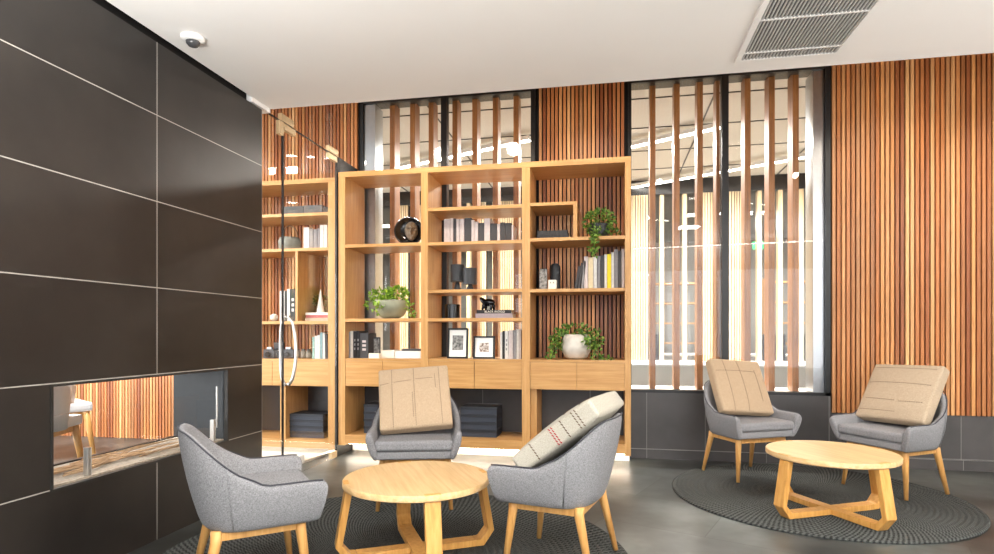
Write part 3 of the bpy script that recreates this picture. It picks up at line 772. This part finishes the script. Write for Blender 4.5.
# ornaments behind the glass door
y = 5.08; x0, x1 = XY(282, y), XY(304, y)
flat('storage_box', 281.5, 303, y, 2.223, .095, .22, (74, 76, 76), 'left grey box on the top shelf behind the glass door', 'box', 'grey boxes behind the glass', False)
flat('storage_box', 303.4, 322, y, 2.223, .098, .22, (84, 86, 86), 'right grey box on the top shelf behind the glass door', 'box', 'grey boxes behind the glass', False)
flat('storage_box', 322.6, 328, y, 2.223, .075, .2, (36, 36, 36), 'narrow black box on the top shelf behind the glass door', 'box', None, False)
x = XY(288, 5.14)
t = thing('round_basket', 'round grey basket with a hoop handle behind the glass door', 'basket', (x, 5.17, 1.9006))
MB().lathe([(.075, 0), (.10, .03), (.105, .10), (.09, .135), (.082, .135), (.092, .1)], seg=32).build('body', M['concrete'], t, True)
MB().tube([(.085 * math.cos(a * PI / 12), 0, .13 + .12 * math.sin(a * PI / 12)) for a in range(13)], .007, 8).build('handle', pm((120, 84, 50)), t, True)
x = XY(273.3, 5.05)
t = thing('ornament_ball', 'small pale ball on the shelf behind the glass door', 'ornament', (x, 5.06, 1.2308))
MB().lathe([(.006, 0)] + [(.036 * math.sin(a * PI / 12), .036 - .036 * math.cos(a * PI / 12)) for a in range(1, 12)] + [(.006, .072)], seg=24).build('ball', M['pot_white'], t, True)
flat('book', 305, 328, 5.03, 1.2308, .030, .2, (176, 160, 140), 'bottom flat book under the white cone behind the glass', 'book', 'flat books under the cone')
flat('book', 306, 327.6, 5.034, 1.2613, .026, .19, (176, 92, 92), 'middle reddish flat book under the white cone behind the glass', 'book', 'flat books under the cone')
flat('book', 305.5, 327.8, 5.032, 1.2878, .022, .19, (236, 230, 222), 'topmost white flat book under the white cone behind the glass', 'book', 'flat books under the cone')
x = XY(319.5, 5.1)
t = thing('cone_ornament', 'tall white cone on flat books behind the glass door', 'ornament', (x, 5.12, 1.3102))
MB().lathe([(.038, 0), (.036, .01), (.004, .215), (.001, .22)], seg=28).build('cone', M['white'], t, True)
t = thing('trailing_plant', 'brownish trailing plant behind the white cone', 'plant', (XY(322.5, 5.24), 5.25, 1.231))
MB().lathe([(.06, 0), (.075, .04), (.075, .15), (.068, .15)], seg=24).build('pot', pm((98, 70, 46)), t, True)
w = MB(); leaf_cluster(w, (0, 0, .20), 110, .11, .07, .05, .03, None, [([(.04, -.05, .2), (.08, -.08, .18), (.09, -.09, .08)], 160, .02)]); w.build('foliage', leafmat('olive_leaf', (60, 52, 22), (104, 92, 40), (150, 134, 66)), t)
# camera like ornaments and jars on the cabinet
def cam_orn(px, y, lab, wd=.09, h=.07, top=True):
    t = thing('vintage_camera', lab, 'camera', (XY(px, y), y, .8806), 0, 'vintage cameras')
    MB().box(-wd / 2, 0, 0, wd / 2, .06, h, .005).build('body', M['charcoal'], t)
    MB().lathe([(.026, 0), (.026, .012), (.022, .03), (.018, .03)], seg=20, mat=Matrix.Translation((0, 0, h * .45)) @ Matrix.Rotation(PI / 2, 4, 'X')).build('lens', M['gloss_black'], t)
    if top: MB().box(-wd * .2, .01, h + .0003, wd * .2, .05, h + .022, .003).build('viewfinder', M['alum'], t)
cam_orn(268.5, 5.02, 'dark old camera at the left end of the cabinet behind the glass', .11, .085)
cam_orn(277.5, 5.06, 'dark old camera just left of the glass door handle', .08, .15, False)
cam_orn(287.5, 5.06, 'dark old camera behind the glass door handle', .12, .085)
for i, px in enumerate((297, 303, 308.4)):
    t = thing('glass_jar', 'small dark jar behind the glass door, %s from the left' % ORD[i], 'jar', (XY(px, 5.10), 5.11, .8806), 0, 'small dark jars')
    MB().lathe([(.024, 0), (.026, .01), (.026, .06), (.018, .072)], seg=20).build('body', pm((104, 92, 76), .3), t, True)
    MB().lathe([(.019, .0725), (.019, .086), (.006, .09)], seg=16).build('lid', M['black'], t)

# dark document boxes in the open lower bays
def boxstack(px0, px1, y, z, n, h, where, d=.26, shift=0):
    for k in range(n):
        x0, x1 = XY(px0, y), XY(px1, y)
        off = (shift if k < 1 else 0)
        t = thing('document_box', 'dark flat document box, %s from the bottom of the stack %s' % (ORD[k], where), 'box', ((x0 + x1) / 2 + off, y, z + .0006 + k * (h + .0008)), 0, 'document boxes ' + where)
        hw = (x1 - x0) / 2
        MB().box(-hw, 0, 0, hw, d, h * .62, .002).build('box_base', M['navy'], t)
        MB().box(-hw - .003, -.003, h * .625, hw + .003, d + .003, h, .002).build('lid', M['navy_lid'], t)
boxstack(289, 323, 5.04, .14, 4, .055, 'behind the glass door', .24, .01)
boxstack(461, 496.5, 5.05, .20, 4, .066, 'in middle bay')
boxstack(364, 400, 5.06, .20, 4, .066, 'in the left bay')

# ------------------------------------------------------------------ fireplace
t = thing('fireplace', 'see through fireplace set in the charcoal tiled wall', 'fireplace', (WX, OY0, OZ0))
LY, LH = OY1 - OY0, OZ1 - OZ0; DP = WX - WB
w = MB(); e = .012
w.box(-.02, 0, 0, .006, e, LH); w.box(-.02, LY - e, 0, .006, LY, LH); w.box(-.02, e, 0, .006, LY - e, e); w.box(-.02, e, LH - e, .006, LY - e, LH)
w.build('frame', plain('frame_metal', (62, 60, 58), .4, .5), t)
w = MB(); e2 = .012
w.box(-DP + .004, LY - .014, .012, -.021, LY - .001, LH - .012)
w.box(-DP + .004, .001, .012, -.021, .014, LH - .012)
w.box(-DP + .004, .0145, LH - .013, -.021, LY - .0145, LH - .001)
w.build('lining', M['dark_glass'], t)
w = MB(); w.box(-DP - .006, .015, .001, -DP + .02, LY - .015, .03); w.build('rear_edge', M['black'], t)
MB().box(-DP + .021, .015, .002, -.021, LY - .015, .022).build('ember_bed', M['sand'], t)
w = MB(); random.seed(3)
for k in range(26):
    y0 = random.uniform(.05, LY - .5); L = random.uniform(.2, .5); x = random.uniform(-.30, -.07); z = .027 + random.uniform(0, .018)
    w.tube([(x, y0, z), (x + random.uniform(-.02, .02), y0 + L * .5, z + random.uniform(0, .006)), (x + random.uniform(-.04, .04), y0 + L, z)], [.004, .006, .003], 6)
w.build('branches', M['branch'], t)
gz = .33
MB().box(-.045, .04, .024, -.039, LY - .05, gz).build('glass_screen', M['fireglass'], t)
for yy in (.22, LY - .10):
    MB().box(-.056, yy, .0225, -.028, yy + .02, .155, .003).build('screen_clamp', M['steel'], t)
MB().tube([(-.042, LY - .05, .1), (-.042, LY - .05, .36)], .006, 8).build('screen_post', M['steel'], t)
# white dining chairs seen through the fireplace
def white_chair(x, y, rz, label):
    t = thing('dining_chair', label, 'chair', (x, y, 0), rz, 'white dining chairs beyond the fireplace')
    o = MB().box(-.25, -.25, .42, .25, .25, .50, .025).build('seat', M['white_leather'], t)
    w = MB(); n = 14; a = []
    for k in range(n + 1):
        an = -.25 * PI + 1.5 * PI * k / n
        a.append((.27 * math.cos(an), .05 + .24 * math.sin(an)))
    rows = []
    for th_, z0, z1 in ((1, .40, .86),):
        for (px_, py_), k in zip(a, range(n + 1)):
            zt = .66 + .2 * math.sin(PI * k / n)
            rows.append([w.bm.verts.new((px_ * s_, .05 + (py_ - .05) * s_, z)) for s_, z in ((1.0, .42), (1.04, .55), (1.1, zt - .02), (1.05, zt), (.98, zt - .02), (.93, .55), (.9, .43))])
    for r0, r1 in zip(rows, rows[1:]):
        for j in range(7): w.bm.faces.new((r0[j], r0[(j + 1) % 7], r1[(j + 1) % 7], r1[j]))
    w.bm.faces.new(rows[0]); w.bm.faces.new(rows[-1][::-1])
    w.build('backrest', M['white_leather'], t, True)
    for sx in (-1, 1):
        for sy in (-1, 1):
            MB().tube([(sx * .21, sy * .2, .44), (sx * .235, sy * .23, .22), (sx * .25, sy * .26, 0)], [.03, .024, .014], 8).build('leg', M['oak_leg'], t, True)
    w = MB()
    for sy in (-.2, .2): w.box(-.2, sy - .015, .375, .2, sy + .015, .419)
    for sx in (-.2, .2): w.box(sx - .015, -.2, .376, sx + .015, .2, .418)
    w.build('seat_frame', M['oak_leg'], t)
pA = atZ(58, 463, 0); white_chair(-4.12, 3.52, math.radians(200), 'white dining chair with oak legs nearest the fireplace opening')
white_chair(-4.88, 4.40, math.radians(150), 'white dining chair with oak legs farther behind the fireplace opening')

# ------------------------------------------------------------------ rugs
def rug(x, y, R, label):
    n = int(R / .03); prof = []
    for k in range(n):
        r0 = .004 + k * .03
        prof += [(r0, .008), (r0 + .007, .0138), (r0 + .015, .0155), (r0 + .023, .0138)]
    prof += [(n * .03 + .004, .007), (n * .03 + .003, .001)]
    w = MB(); w.lathe(prof, seg=160, cap=True)
    o = w.build('round_rug', M['rug'], None, True, (x, y, .0005))
    tag(o, label, 'rug')
RUGZ = .0165
rug(1.39, 4.37, .94, 'round charcoal braided rug under the far right table')
rug(-1.05, 2.78, 1.18, 'round charcoal braided rug under the near table')

# ------------------------------------------------------------------ tables
def table(x, y, R, H, rz, label):
    t = thing('coffee_table', label, 'coffee table', (x, y, RUGZ + .001), rz)
    H -= RUGZ; tk = .034
    o = MB().lathe([(R - .012, H - tk), (R, H - tk + .006), (R, H - .006), (R - .005, H)], seg=96).build('tabletop', M['table_top'], t); smooth_angle(o, 40)
    wd = .075; th = .034
    for k in range(4):
        an = k * PI / 2
        Mt = Matrix.Rotation(an, 4, 'Z')
        # side profile (radial, z): slanted leg, bevelled knee at the floor
        rt, rb = R - .012, R + .035
        prof = [(rt - th, H - tk - .0005), (rt, H - tk - .0005), (rb, .075), (rb - .055, .0), (rb - .10, .0), (rb - .10, .034), (rb - .072, .036), (rb - th, .082)]
        w = MB()
        a = [w.bm.verts.new(Mt @ Vector((p[0], -wd / 2, p[1]))) for p in prof]; b_ = [w.bm.verts.new(Mt @ Vector((p[0], wd / 2, p[1]))) for p in prof]
        n = len(prof)
        for i in range(n): w.bm.faces.new((a[i], a[(i + 1) % n], b_[(i + 1) % n], b_[i]))
        w.bm.faces.new(a[::-1]); w.bm.faces.new(b_)
        o = w.build('leg', M['table_leg'], t); mod_bevel(o, .004, 2)
        w = MB(); w.box(R - .03, -wd / 2, H - .0045, R - .004, wd / 2, H + .0006, mat=Mt); w.build('leg_joint', M['table_leg'], t)
    L = R + .035 - .1005
    o = MB().box(-L, -wd / 2, .0, L, wd / 2, .034).build('cross_rail', M['table_leg'], t); mod_bevel(o, .003, 2)
    for sg in (-1, 1):
        o = MB().box(-wd / 2, sg * (wd / 2 + .0005) if sg > 0 else -L, .0, wd / 2, L if sg > 0 else -wd / 2 - .0005, .034).build('cross_rail', M['table_leg'], t); mod_bevel(o, .003, 2)
    return t
T1, T2 = (-.948, 2.833), (1.345, 3.918)
table(T1[0], T1[1], .366, .395, math.radians(-60), 'round oak coffee table nearest the camera, in the left group of chairs')
table(T2[0], T2[1], .366, .395, math.radians(-62), 'round oak coffee table on the right, between two cushioned chairs')

# ------------------------------------------------------------------ tub armchairs
def plan(u, a, yf, yb, n=2.5):
    """u in [-1,1]: from left arm front round the back to right arm front"""
    s_ = 1 if u > 0 else -1; q = abs(u)
    if q > .5: return Vector((s_ * a, yf * (q - .5) / .5))
    an = (1 - q / .5) * PI / 2
    return Vector((s_ * a * abs(math.cos(an)) ** (2 / n), yb * abs(math.sin(an)) ** (2 / n)))
def sstep(a, b_, x):
    x = max(0, min(1, (x - a) / (b_ - a))); return x * x * (3 - 2 * x)
def make_chair():
    parts = {}
    n = 40; w = MB(); rows = []; top = []; seamL = []
    us = []
    for i in range(n + 1):
        us.append(-1 + 2 * i / n)
    us = [-1, -.985, -.955] + [u for u in us if abs(u) < .93] + [.955, .985, 1]
    for u in us:
        q = abs(u)
        zt = .500 + .215 * sstep(.60, .12, q); zb = .318
        # rounded arm front
        e_ = (1 - q) / .07
        if e_ < 1:
            r_ = 1 - math.sqrt(max(0, 1 - (1 - e_) ** 2)); zt -= .04 * r_; zb += .016 * r_
        fl = (zt - .318) / .42
        pt = plan(u, .292 + .008 * (1 - fl), -.29, .24 + 0 * fl); pt.y += (.03 * sstep(.5, .1, q))
        pb = plan(u, .256, -.266, .185)
        th = .040
        cx = Vector((0, -.03))
        def inw(p, d):
            # inward direction from plan tangent
            e = .01; p0 = plan(max(-1, u - e), .3, -.29, .27); p1 = plan(min(1, u + e), .3, -.29, .27); tn = (p1 - p0).normalized(); nn = Vector((tn.y, -tn.x))
            if nn.dot(Vector((0, -.02)) - p) < 0: nn = -nn
            return p + nn * d
        def L(p, z): return w.bm.verts.new((p.x, p.y, z))
        mid = pb.lerp(pt, .5); mid = inw(mid, -.010); zm = (zb + zt) / 2
        hi = pb.lerp(pt, .86); zh = zb + (zt - zb) * .88
        rows.append([L(inw(pb, .012), zb - .004), L(inw(pb, -.002), zb + .012), L(mid, zm), L(inw(hi, -.004), zh), L(inw(pt, .006), zt - .006), L(inw(pt, th * .5), zt), L(inw(pt, th * .9), zt - .008), L(inw(hi, th), zh), L(inw(mid, th + .012), zm), L(inw(pb, th), zb + .012), L(inw(pb, th - .012), zb - .003)])
        pp = inw(pt, .008)
        if q < .97: top.append((pp.x, pp.y, zt - .002))
        if abs(q - .40) < .03: seamL.append((u, [inw(pb, -.003), inw(mid, -.001), inw(hi, -.005), inw(pt, .003)], [zb + .012, zm, zh, zt - .004]))
    m_ = len(rows[0])
    for r0, r1 in zip(rows, rows[1:]):
        for j in range(m_): w.bm.faces.new((r0[j], r0[(j + 1) % m_], r1[(j + 1) % m_], r1[j]))
    w.bm.faces.new(rows[0]); w.bm.faces.new(rows[-1][::-1])
    o = w.build('shell', M['chair'], None, True); mod_sub(o, 1); parts['shell'] = [o]
    fr = lambda r: (r[0].x, r[0].y)
    w = MB(); w.tube(top, .0034, 6); parts['piping'] = [w.build('piping', M['piping'], None, True)]
    seen = set(); parts['seam'] = []
    for u, ps, zs in seamL:
        if (u > 0) in seen: continue
        seen.add(u > 0)
        parts['seam'].append(MB().tube([(p.x, p.y, z) for p, z in zip(ps, zs)], .003, 6).build('seam', M['chair'], None, True))
    def poly(a, yf, yb, k=15):
        return [tuple(plan(-1 + 2 * i / (2 * k), a, yf, yb)) for i in range(2 * k + 1)]
    o = MB().prism(poly(.248, -.262, .165), .322, .372).build('seat_base', M['chair']); mod_bevel(o, .012, 3); smooth_angle(o, 50); parts['seat_base'] = [o]
    o = MB().prism(poly(.243, -.272, .175), .3725, .440).build('seat_cushion', M['chair']); mod_bevel(o, .022, 4); smooth_angle(o, 60); parts['seat_cushion'] = [o]
    legs = []
    for sx in (-1, 1):
        for sy in (-1, 1):
            ty = -.19 if sy < 0 else .13; by = -.222 if sy < 0 else .195
            legs.append(MB().tube([(sx * .195, ty, .321), (sx * .200, ty * .98 + by * .02, .28), (sx * .228, by, 0)], [.022, .022, .0125], 14).build('leg', M['oak_leg'], None, True))
    parts['leg'] = legs
    rails = []
    for y_ in (-.19, .13): rails.append(MB().box(-.18, y_ - .011, .280, .18, y_ + .011, .318, .002).build('rail', M['oak_leg']))
    for x_ in (-.195, .195): rails.append(MB().box(x_ - .011, -.17, .281, x_ + .011, .11, .317, .002).build('rail', M['oak_leg']))
    parts['rail'] = rails
    for k in ('piping', 'seam'):
        for o in parts.pop(k): o.parent = parts['shell'][0]
    return [o for v in parts.values() for o in v]
proto = make_chair(); used = False
def chair(x, y, deg, label, z=RUGZ):
    global used
    t = thing('tub_armchair', label, 'armchair', (x, y, z), math.radians(deg), 'grey tub armchairs with oak legs')
    for o in proto:
        c_ = o if not used else o.copy()
        if used:
            COL.objects.link(c_)
            for ch in list(o.children):
                d_ = ch.copy(); COL.objects.link(d_); d_.parent = c_
        c_.parent = t
    used = True
    return t
CHAIRS = {
 'A': (-1.545, 2.30, 130), 'B': (-1.24, 3.70, 15), 'C': (-.205, 2.87, -104), 'D': (1.045, 4.88, 27), 'E': (2.0, 4.61, -58)}
chair(*CHAIRS['A'], 'grey tub armchair without a cushion, at the fireplace')
chair(*CHAIRS['B'], 'grey tub armchair with a tan cushion, in front of the bookcase')
chair(*CHAIRS['C'], 'grey tub armchair seen from its side with a pale cushion leaning far back')
chair(*CHAIRS['D'], 'grey tub armchair below the right window on the far rug')
chair(*CHAIRS['E'], 'grey tub armchair before the slat wall at far right')

def cushion(ch, mat, tilt, roll, off, label, stitches, sz=(.47, .45, .115), rz=0, side=()):
    x, y, deg = CHAIRS[ch]
    W_, H_, T_ = sz
    t = thing('seat_cushion', label, 'cushion', (0, 0, 0), 0, 'loose linen cushions on the armchairs')
    Rz = Matrix.Rotation(math.radians(deg + rz), 4, 'Z')
    ph = math.radians(90 - tilt); off = (off[0], off[1] - T_ * math.cos(ph), .4425 + T_ * math.sin(ph))
    Mt = Matrix.Translation((x, y, RUGZ)) @ Rz @ Matrix.Translation(off) @ Matrix.Rotation(-math.radians(90 - tilt), 4, 'X') @ Matrix.Rotation(math.radians(roll), 4, 'Y')
    t.matrix_world = Mt
    w = MB(); nx = 10; 
    # puffed box: front at y=0, back at y=T
    def pt(u, v, s_):
        e = (1 - abs(u) ** 6) * (1 - abs(v) ** 6)
        puff = .018 * (1 - u * u) * (1 - v * v)
        yy = T_ / 2 + s_ * (T_ / 2 - .004 + puff - .012 * (1 - e))
        return (u * W_ / 2, yy, H_ / 2 + v * H_ / 2)
    for s_ in (-1, 1):
        g = [[w.bm.verts.new(pt(-1 + 2 * i / nx, -1 + 2 * j / nx, s_)) for i in range(nx + 1)] for j in range(nx + 1)]
        for j in range(nx):
            for i in range(nx): w.bm.faces.new((g[j][i], g[j][i + 1], g[j + 1][i + 1], g[j + 1][i]))
        if s_ < 0: ga = g
    ring = lambda g: [g[0][i] for i in range(nx + 1)] + [g[j][nx] for j in range(1, nx + 1)] + [g[nx][i] for i in range(nx - 1, -1, -1)] + [g[j][0] for j in range(nx - 1, 0, -1)]
    ra, rb = ring(ga), ring(g)
    for i in range(len(ra)): w.bm.faces.new((ra[i], ra[(i + 1) % len(ra)], rb[(i + 1) % len(ra)], rb[i]))
    cv = w.build('cover', M[mat], t); mod_bevel(cv, .014, 3); smooth_angle(cv, 70)
    for key, lst in stitches.items():
        for (u0, v0), (u1, v1) in lst:
            w = MB()
            L = math.hypot((u1 - u0) * W_ / 2, (v1 - v0) * H_ / 2); n_ = max(3, int(L / .014))
            for k in range(n_):
                a_, b_ = k / n_, (k + .6) / n_
                p = Vector(pt(u0 + (u1 - u0) * a_, v0 + (v1 - v0) * a_, -1)); q = Vector(pt(u0 + (u1 - u0) * b_, v0 + (v1 - v0) * b_, -1))
                p.y -= .0012; q.y -= .0012
                w.tube([p, q], .0017, 5)
            o = w.build('stitching', M[key], cv)
    for fz_, key in side:
        w = MB()
        for k in range(6):
            y0 = .014 + k * (T_ - .03) / 6
            w.tube([(W_ / 2 + .0008, y0, H_ * fz_), (W_ / 2 + .0008, y0 + .011, H_ * fz_ + .004)], .0024, 5)
        o = w.build('stitching', M[key], cv)
        if key == 'redthread': o['label'] = 'red stitching'
    return t
cushion('B', 'cush_tan', 56, -5, (.005, -.015), 'tan stitched cushion on the armchair in front of the bookcase',
        {'thread': [((-.62, -.95), (-.62, .95)), ((0, -.95), (0, .95)), ((.72, -.95), (.72, .95)), ((-.95, .45), (-.7, .46)), ((-.56, .47), (-.06, .5)), ((.06, .52), (.55, .54)), ((-.06, -.7), (-.06, .1)), ((.6, .2), (.6, .7))]})
cushion('C', 'cush_grey', 38, 0, (0, -.12), 'pale grey stitched cushion leaning far back on the near right armchair',
        {'thread': [((-.8, -.9), (-.8, .9)), ((-.9, .3), (-.4, .3)), ((0, .35), (.8, .35)), ((-.9, .75), (.9, .75))], }, (.50, .47, .12), 0, [(.50, 'redthread'), (.53, 'redthread'), (.78, 'thread'), (.82, 'thread'), (.25, 'thread'), (.64, 'thread')])
cushion('D', 'cush_tan', 60, 5, (.015, .03), 'tan stitched cushion on the armchair below the right window',
        {'thread': [((-.55, -.95), (-.55, .95)), ((0, -.95), (0, .95)), ((.6, -.6), (.6, .6)), ((-.9, .5), (.6, .5))]}, (.46, .46, .11))
cushion('E', 'cush_beige', 58, -1.5, (-.02, .03), 'beige cushion with rows of stitching on the far right armchair',
        {'thread': [((-.9, .82), (.9, .82)), ((-.9, .25), (.9, .25)), ((-.8, -.35), (.1, -.38)), ((.2, -.4), (.85, -.36)), ((-.9, -.75), (.2, -.75))]}, (.49, .45, .115))

# ------------------------------------------------------------------ spotlights in the raised ceiling zone
for px, py, where in ((660, 185, 'glint shows left in the right window'), (797, 179, 'glint shows right in the right window'),
                      (362, 166, 'glint shows above the left end of the bookcase')):
    p = atY(px, py, 2 * BY - 3.92)
    t = thing('spotlight', 'small white spotlight on the bulkhead whose ' + where, 'spotlight', (p.x, 3.905, p.z + .065), 0, 'spotlights behind the ceiling edge')
    Mt = Matrix.Rotation(-PI / 2 - .35, 4, 'X')
    MB().lathe([(.030, -.055), (.036, -.05), (.036, .03), (.033, .03)], seg=24, mat=Mt).build('body', M['white'], t, True)
    MB().lathe([(.0325, .0305), (.001, .0315)], seg=24, mat=Mt).build('lens', M['spotlens'], t)
    MB().tube([(0, -.075, .03), (0, -.01, .03)], .01, 8).build('bracket', M['white'], t)
a, b_ = Vector((.30, .45, 2.58)), Vector((3.5, .87, 2.58)); d = b_ - a
t = thing('linear_light', 'slim hanging linear light reflected as a streak across the right window', 'ceiling light', a, math.atan2(d.y, d.x))
MB().box(0, -.03, 0, d.length, .03, .05, .003).build('housing', M['white'], t)
MB().box(.01, -.025, -.006, d.length - .01, .025, -.0005).build('diffuser', M['linear'], t)
for u in (.3, d.length - .3): MB().tube([(u, 0, .05), (u, 0, CZ - 2.585)], .003, 6).build('cable', M['steel'], t)

# ------------------------------------------------------------------ lights
def area(name, loc, rot, sx, sy, power, col=(1, 1, 1)):
    l = bpy.data.lights.new(name, 'AREA'); l.shape = 'RECTANGLE'; l.size = sx; l.size_y = sy; l.energy = power; l.color = col
    o = bpy.data.objects.new(name, l); COL.objects.link(o); o.location = loc; o.rotation_euler = rot
    return o
DAY = (.97, .985, 1.0); WARM = (1.0, .87, .70); NEU = (1, .99, .97)
# daylight through the rear windows
for a, b_ in ((-2.2, -.05), (.1, 2.3), (2.45, 4.7)): area('daylight', ((a + b_) / 2, RY + .02, 1.45), (PI / 2, 0, 0), b_ - a, 2.2, 34, DAY)
area('daylight', (-5.0, RY + .02, 1.45), (PI / 2, 0, 0), 2.8, 2.2, 170, DAY)
area('daylight', (LX + .02, 2.5, 1.5), (PI / 2, 0, -PI / 2), 3.0, 2.2, 150, DAY)  # added fill at the outer wall, which has no window opening
# unseen fill lights added to brighten the white ceiling from below (out of frame)
for x, y in ((-1.9, .5), (3.9, 1.7), (-.2, -.5), (2.2, -.1), (1.0, -1.8)): area('ceiling_fill', (x, y, 1.5), (PI, 0, 0), .9, .9, 84, NEU)
for x, y in ((-1.2, 1.6), (1.2, 1.6), (3.2, 1.8), (3.2, 3.2)): area('floor_fill', (x, y, CZ - .01), (0, 0, 0), .3, .3, 12, NEU)  # added fill for floor and furniture tops, no fittings modelled
# spotlights aimed at the bookcase and slats from the raised strip
def spot(loc, tgt, power, ang, col):
    l = bpy.data.lights.new('spotlight', 'SPOT'); l.energy = power; l.spot_size = math.radians(ang); l.spot_blend = .7; l.color = col; l.shadow_soft_size = .08
    o = bpy.data.objects.new('spotlight', l); COL.objects.link(o); o.location = loc
    o.rotation_euler = (Vector(tgt) - Vector(loc)).to_track_quat('-Z', 'Y').to_euler()
for x in (-3.1, -2.0, -1.1, -.2, 2.4, 3.4): spot((x, 4.0, 3.3), (x, 5.3, 1.9), 42, 72, WARM)
# passage and office
for x in (-5, -2.5, 0, 2.2, 4.5): area('passage_fill', (x, 7.2, 3.3), (0, 0, 0), 1.6, .3, 190, (1, .95, .87))  # extra fill added under the ceiling to brighten the passage beside its linear lamps
for x in (-3.5, -1, 1.2, 3.2): area('passage_up_fill', (x, 8.2, .9), (PI, 0, 0), 1.2, .4, 8, (1, .92, .80))  # unseen fill pointing up, added to lift the passage ceiling
for x in (-2, 2, 4): area('office_light', (x, 11.3, 3.15), (0, 0, 0), 1.2, .3, 80, (1, .95, .88))
area('left_room_fill', (-4.6, 3.4, CZ - .02), (0, 0, 0), 1.0, 1.0, 120, NEU)  # fill without a fitting, added to brighten the room beyond the glass door
wd_ = bpy.data.worlds.new('world'); scn.world = wd_; wd_.use_nodes = True
wd_.node_tree.nodes['Background'].inputs[0].default_value = (.8, .88, 1, 1); wd_.node_tree.nodes['Background'].inputs[1].default_value = .6

scn.view_settings.view_transform = 'Standard'; scn.view_settings.look = 'None'; scn.view_settings.gamma = 1
scn.view_settings.exposure = 0.55
try: scn.view_settings.use_curve_mapping = False
except Exception: pass
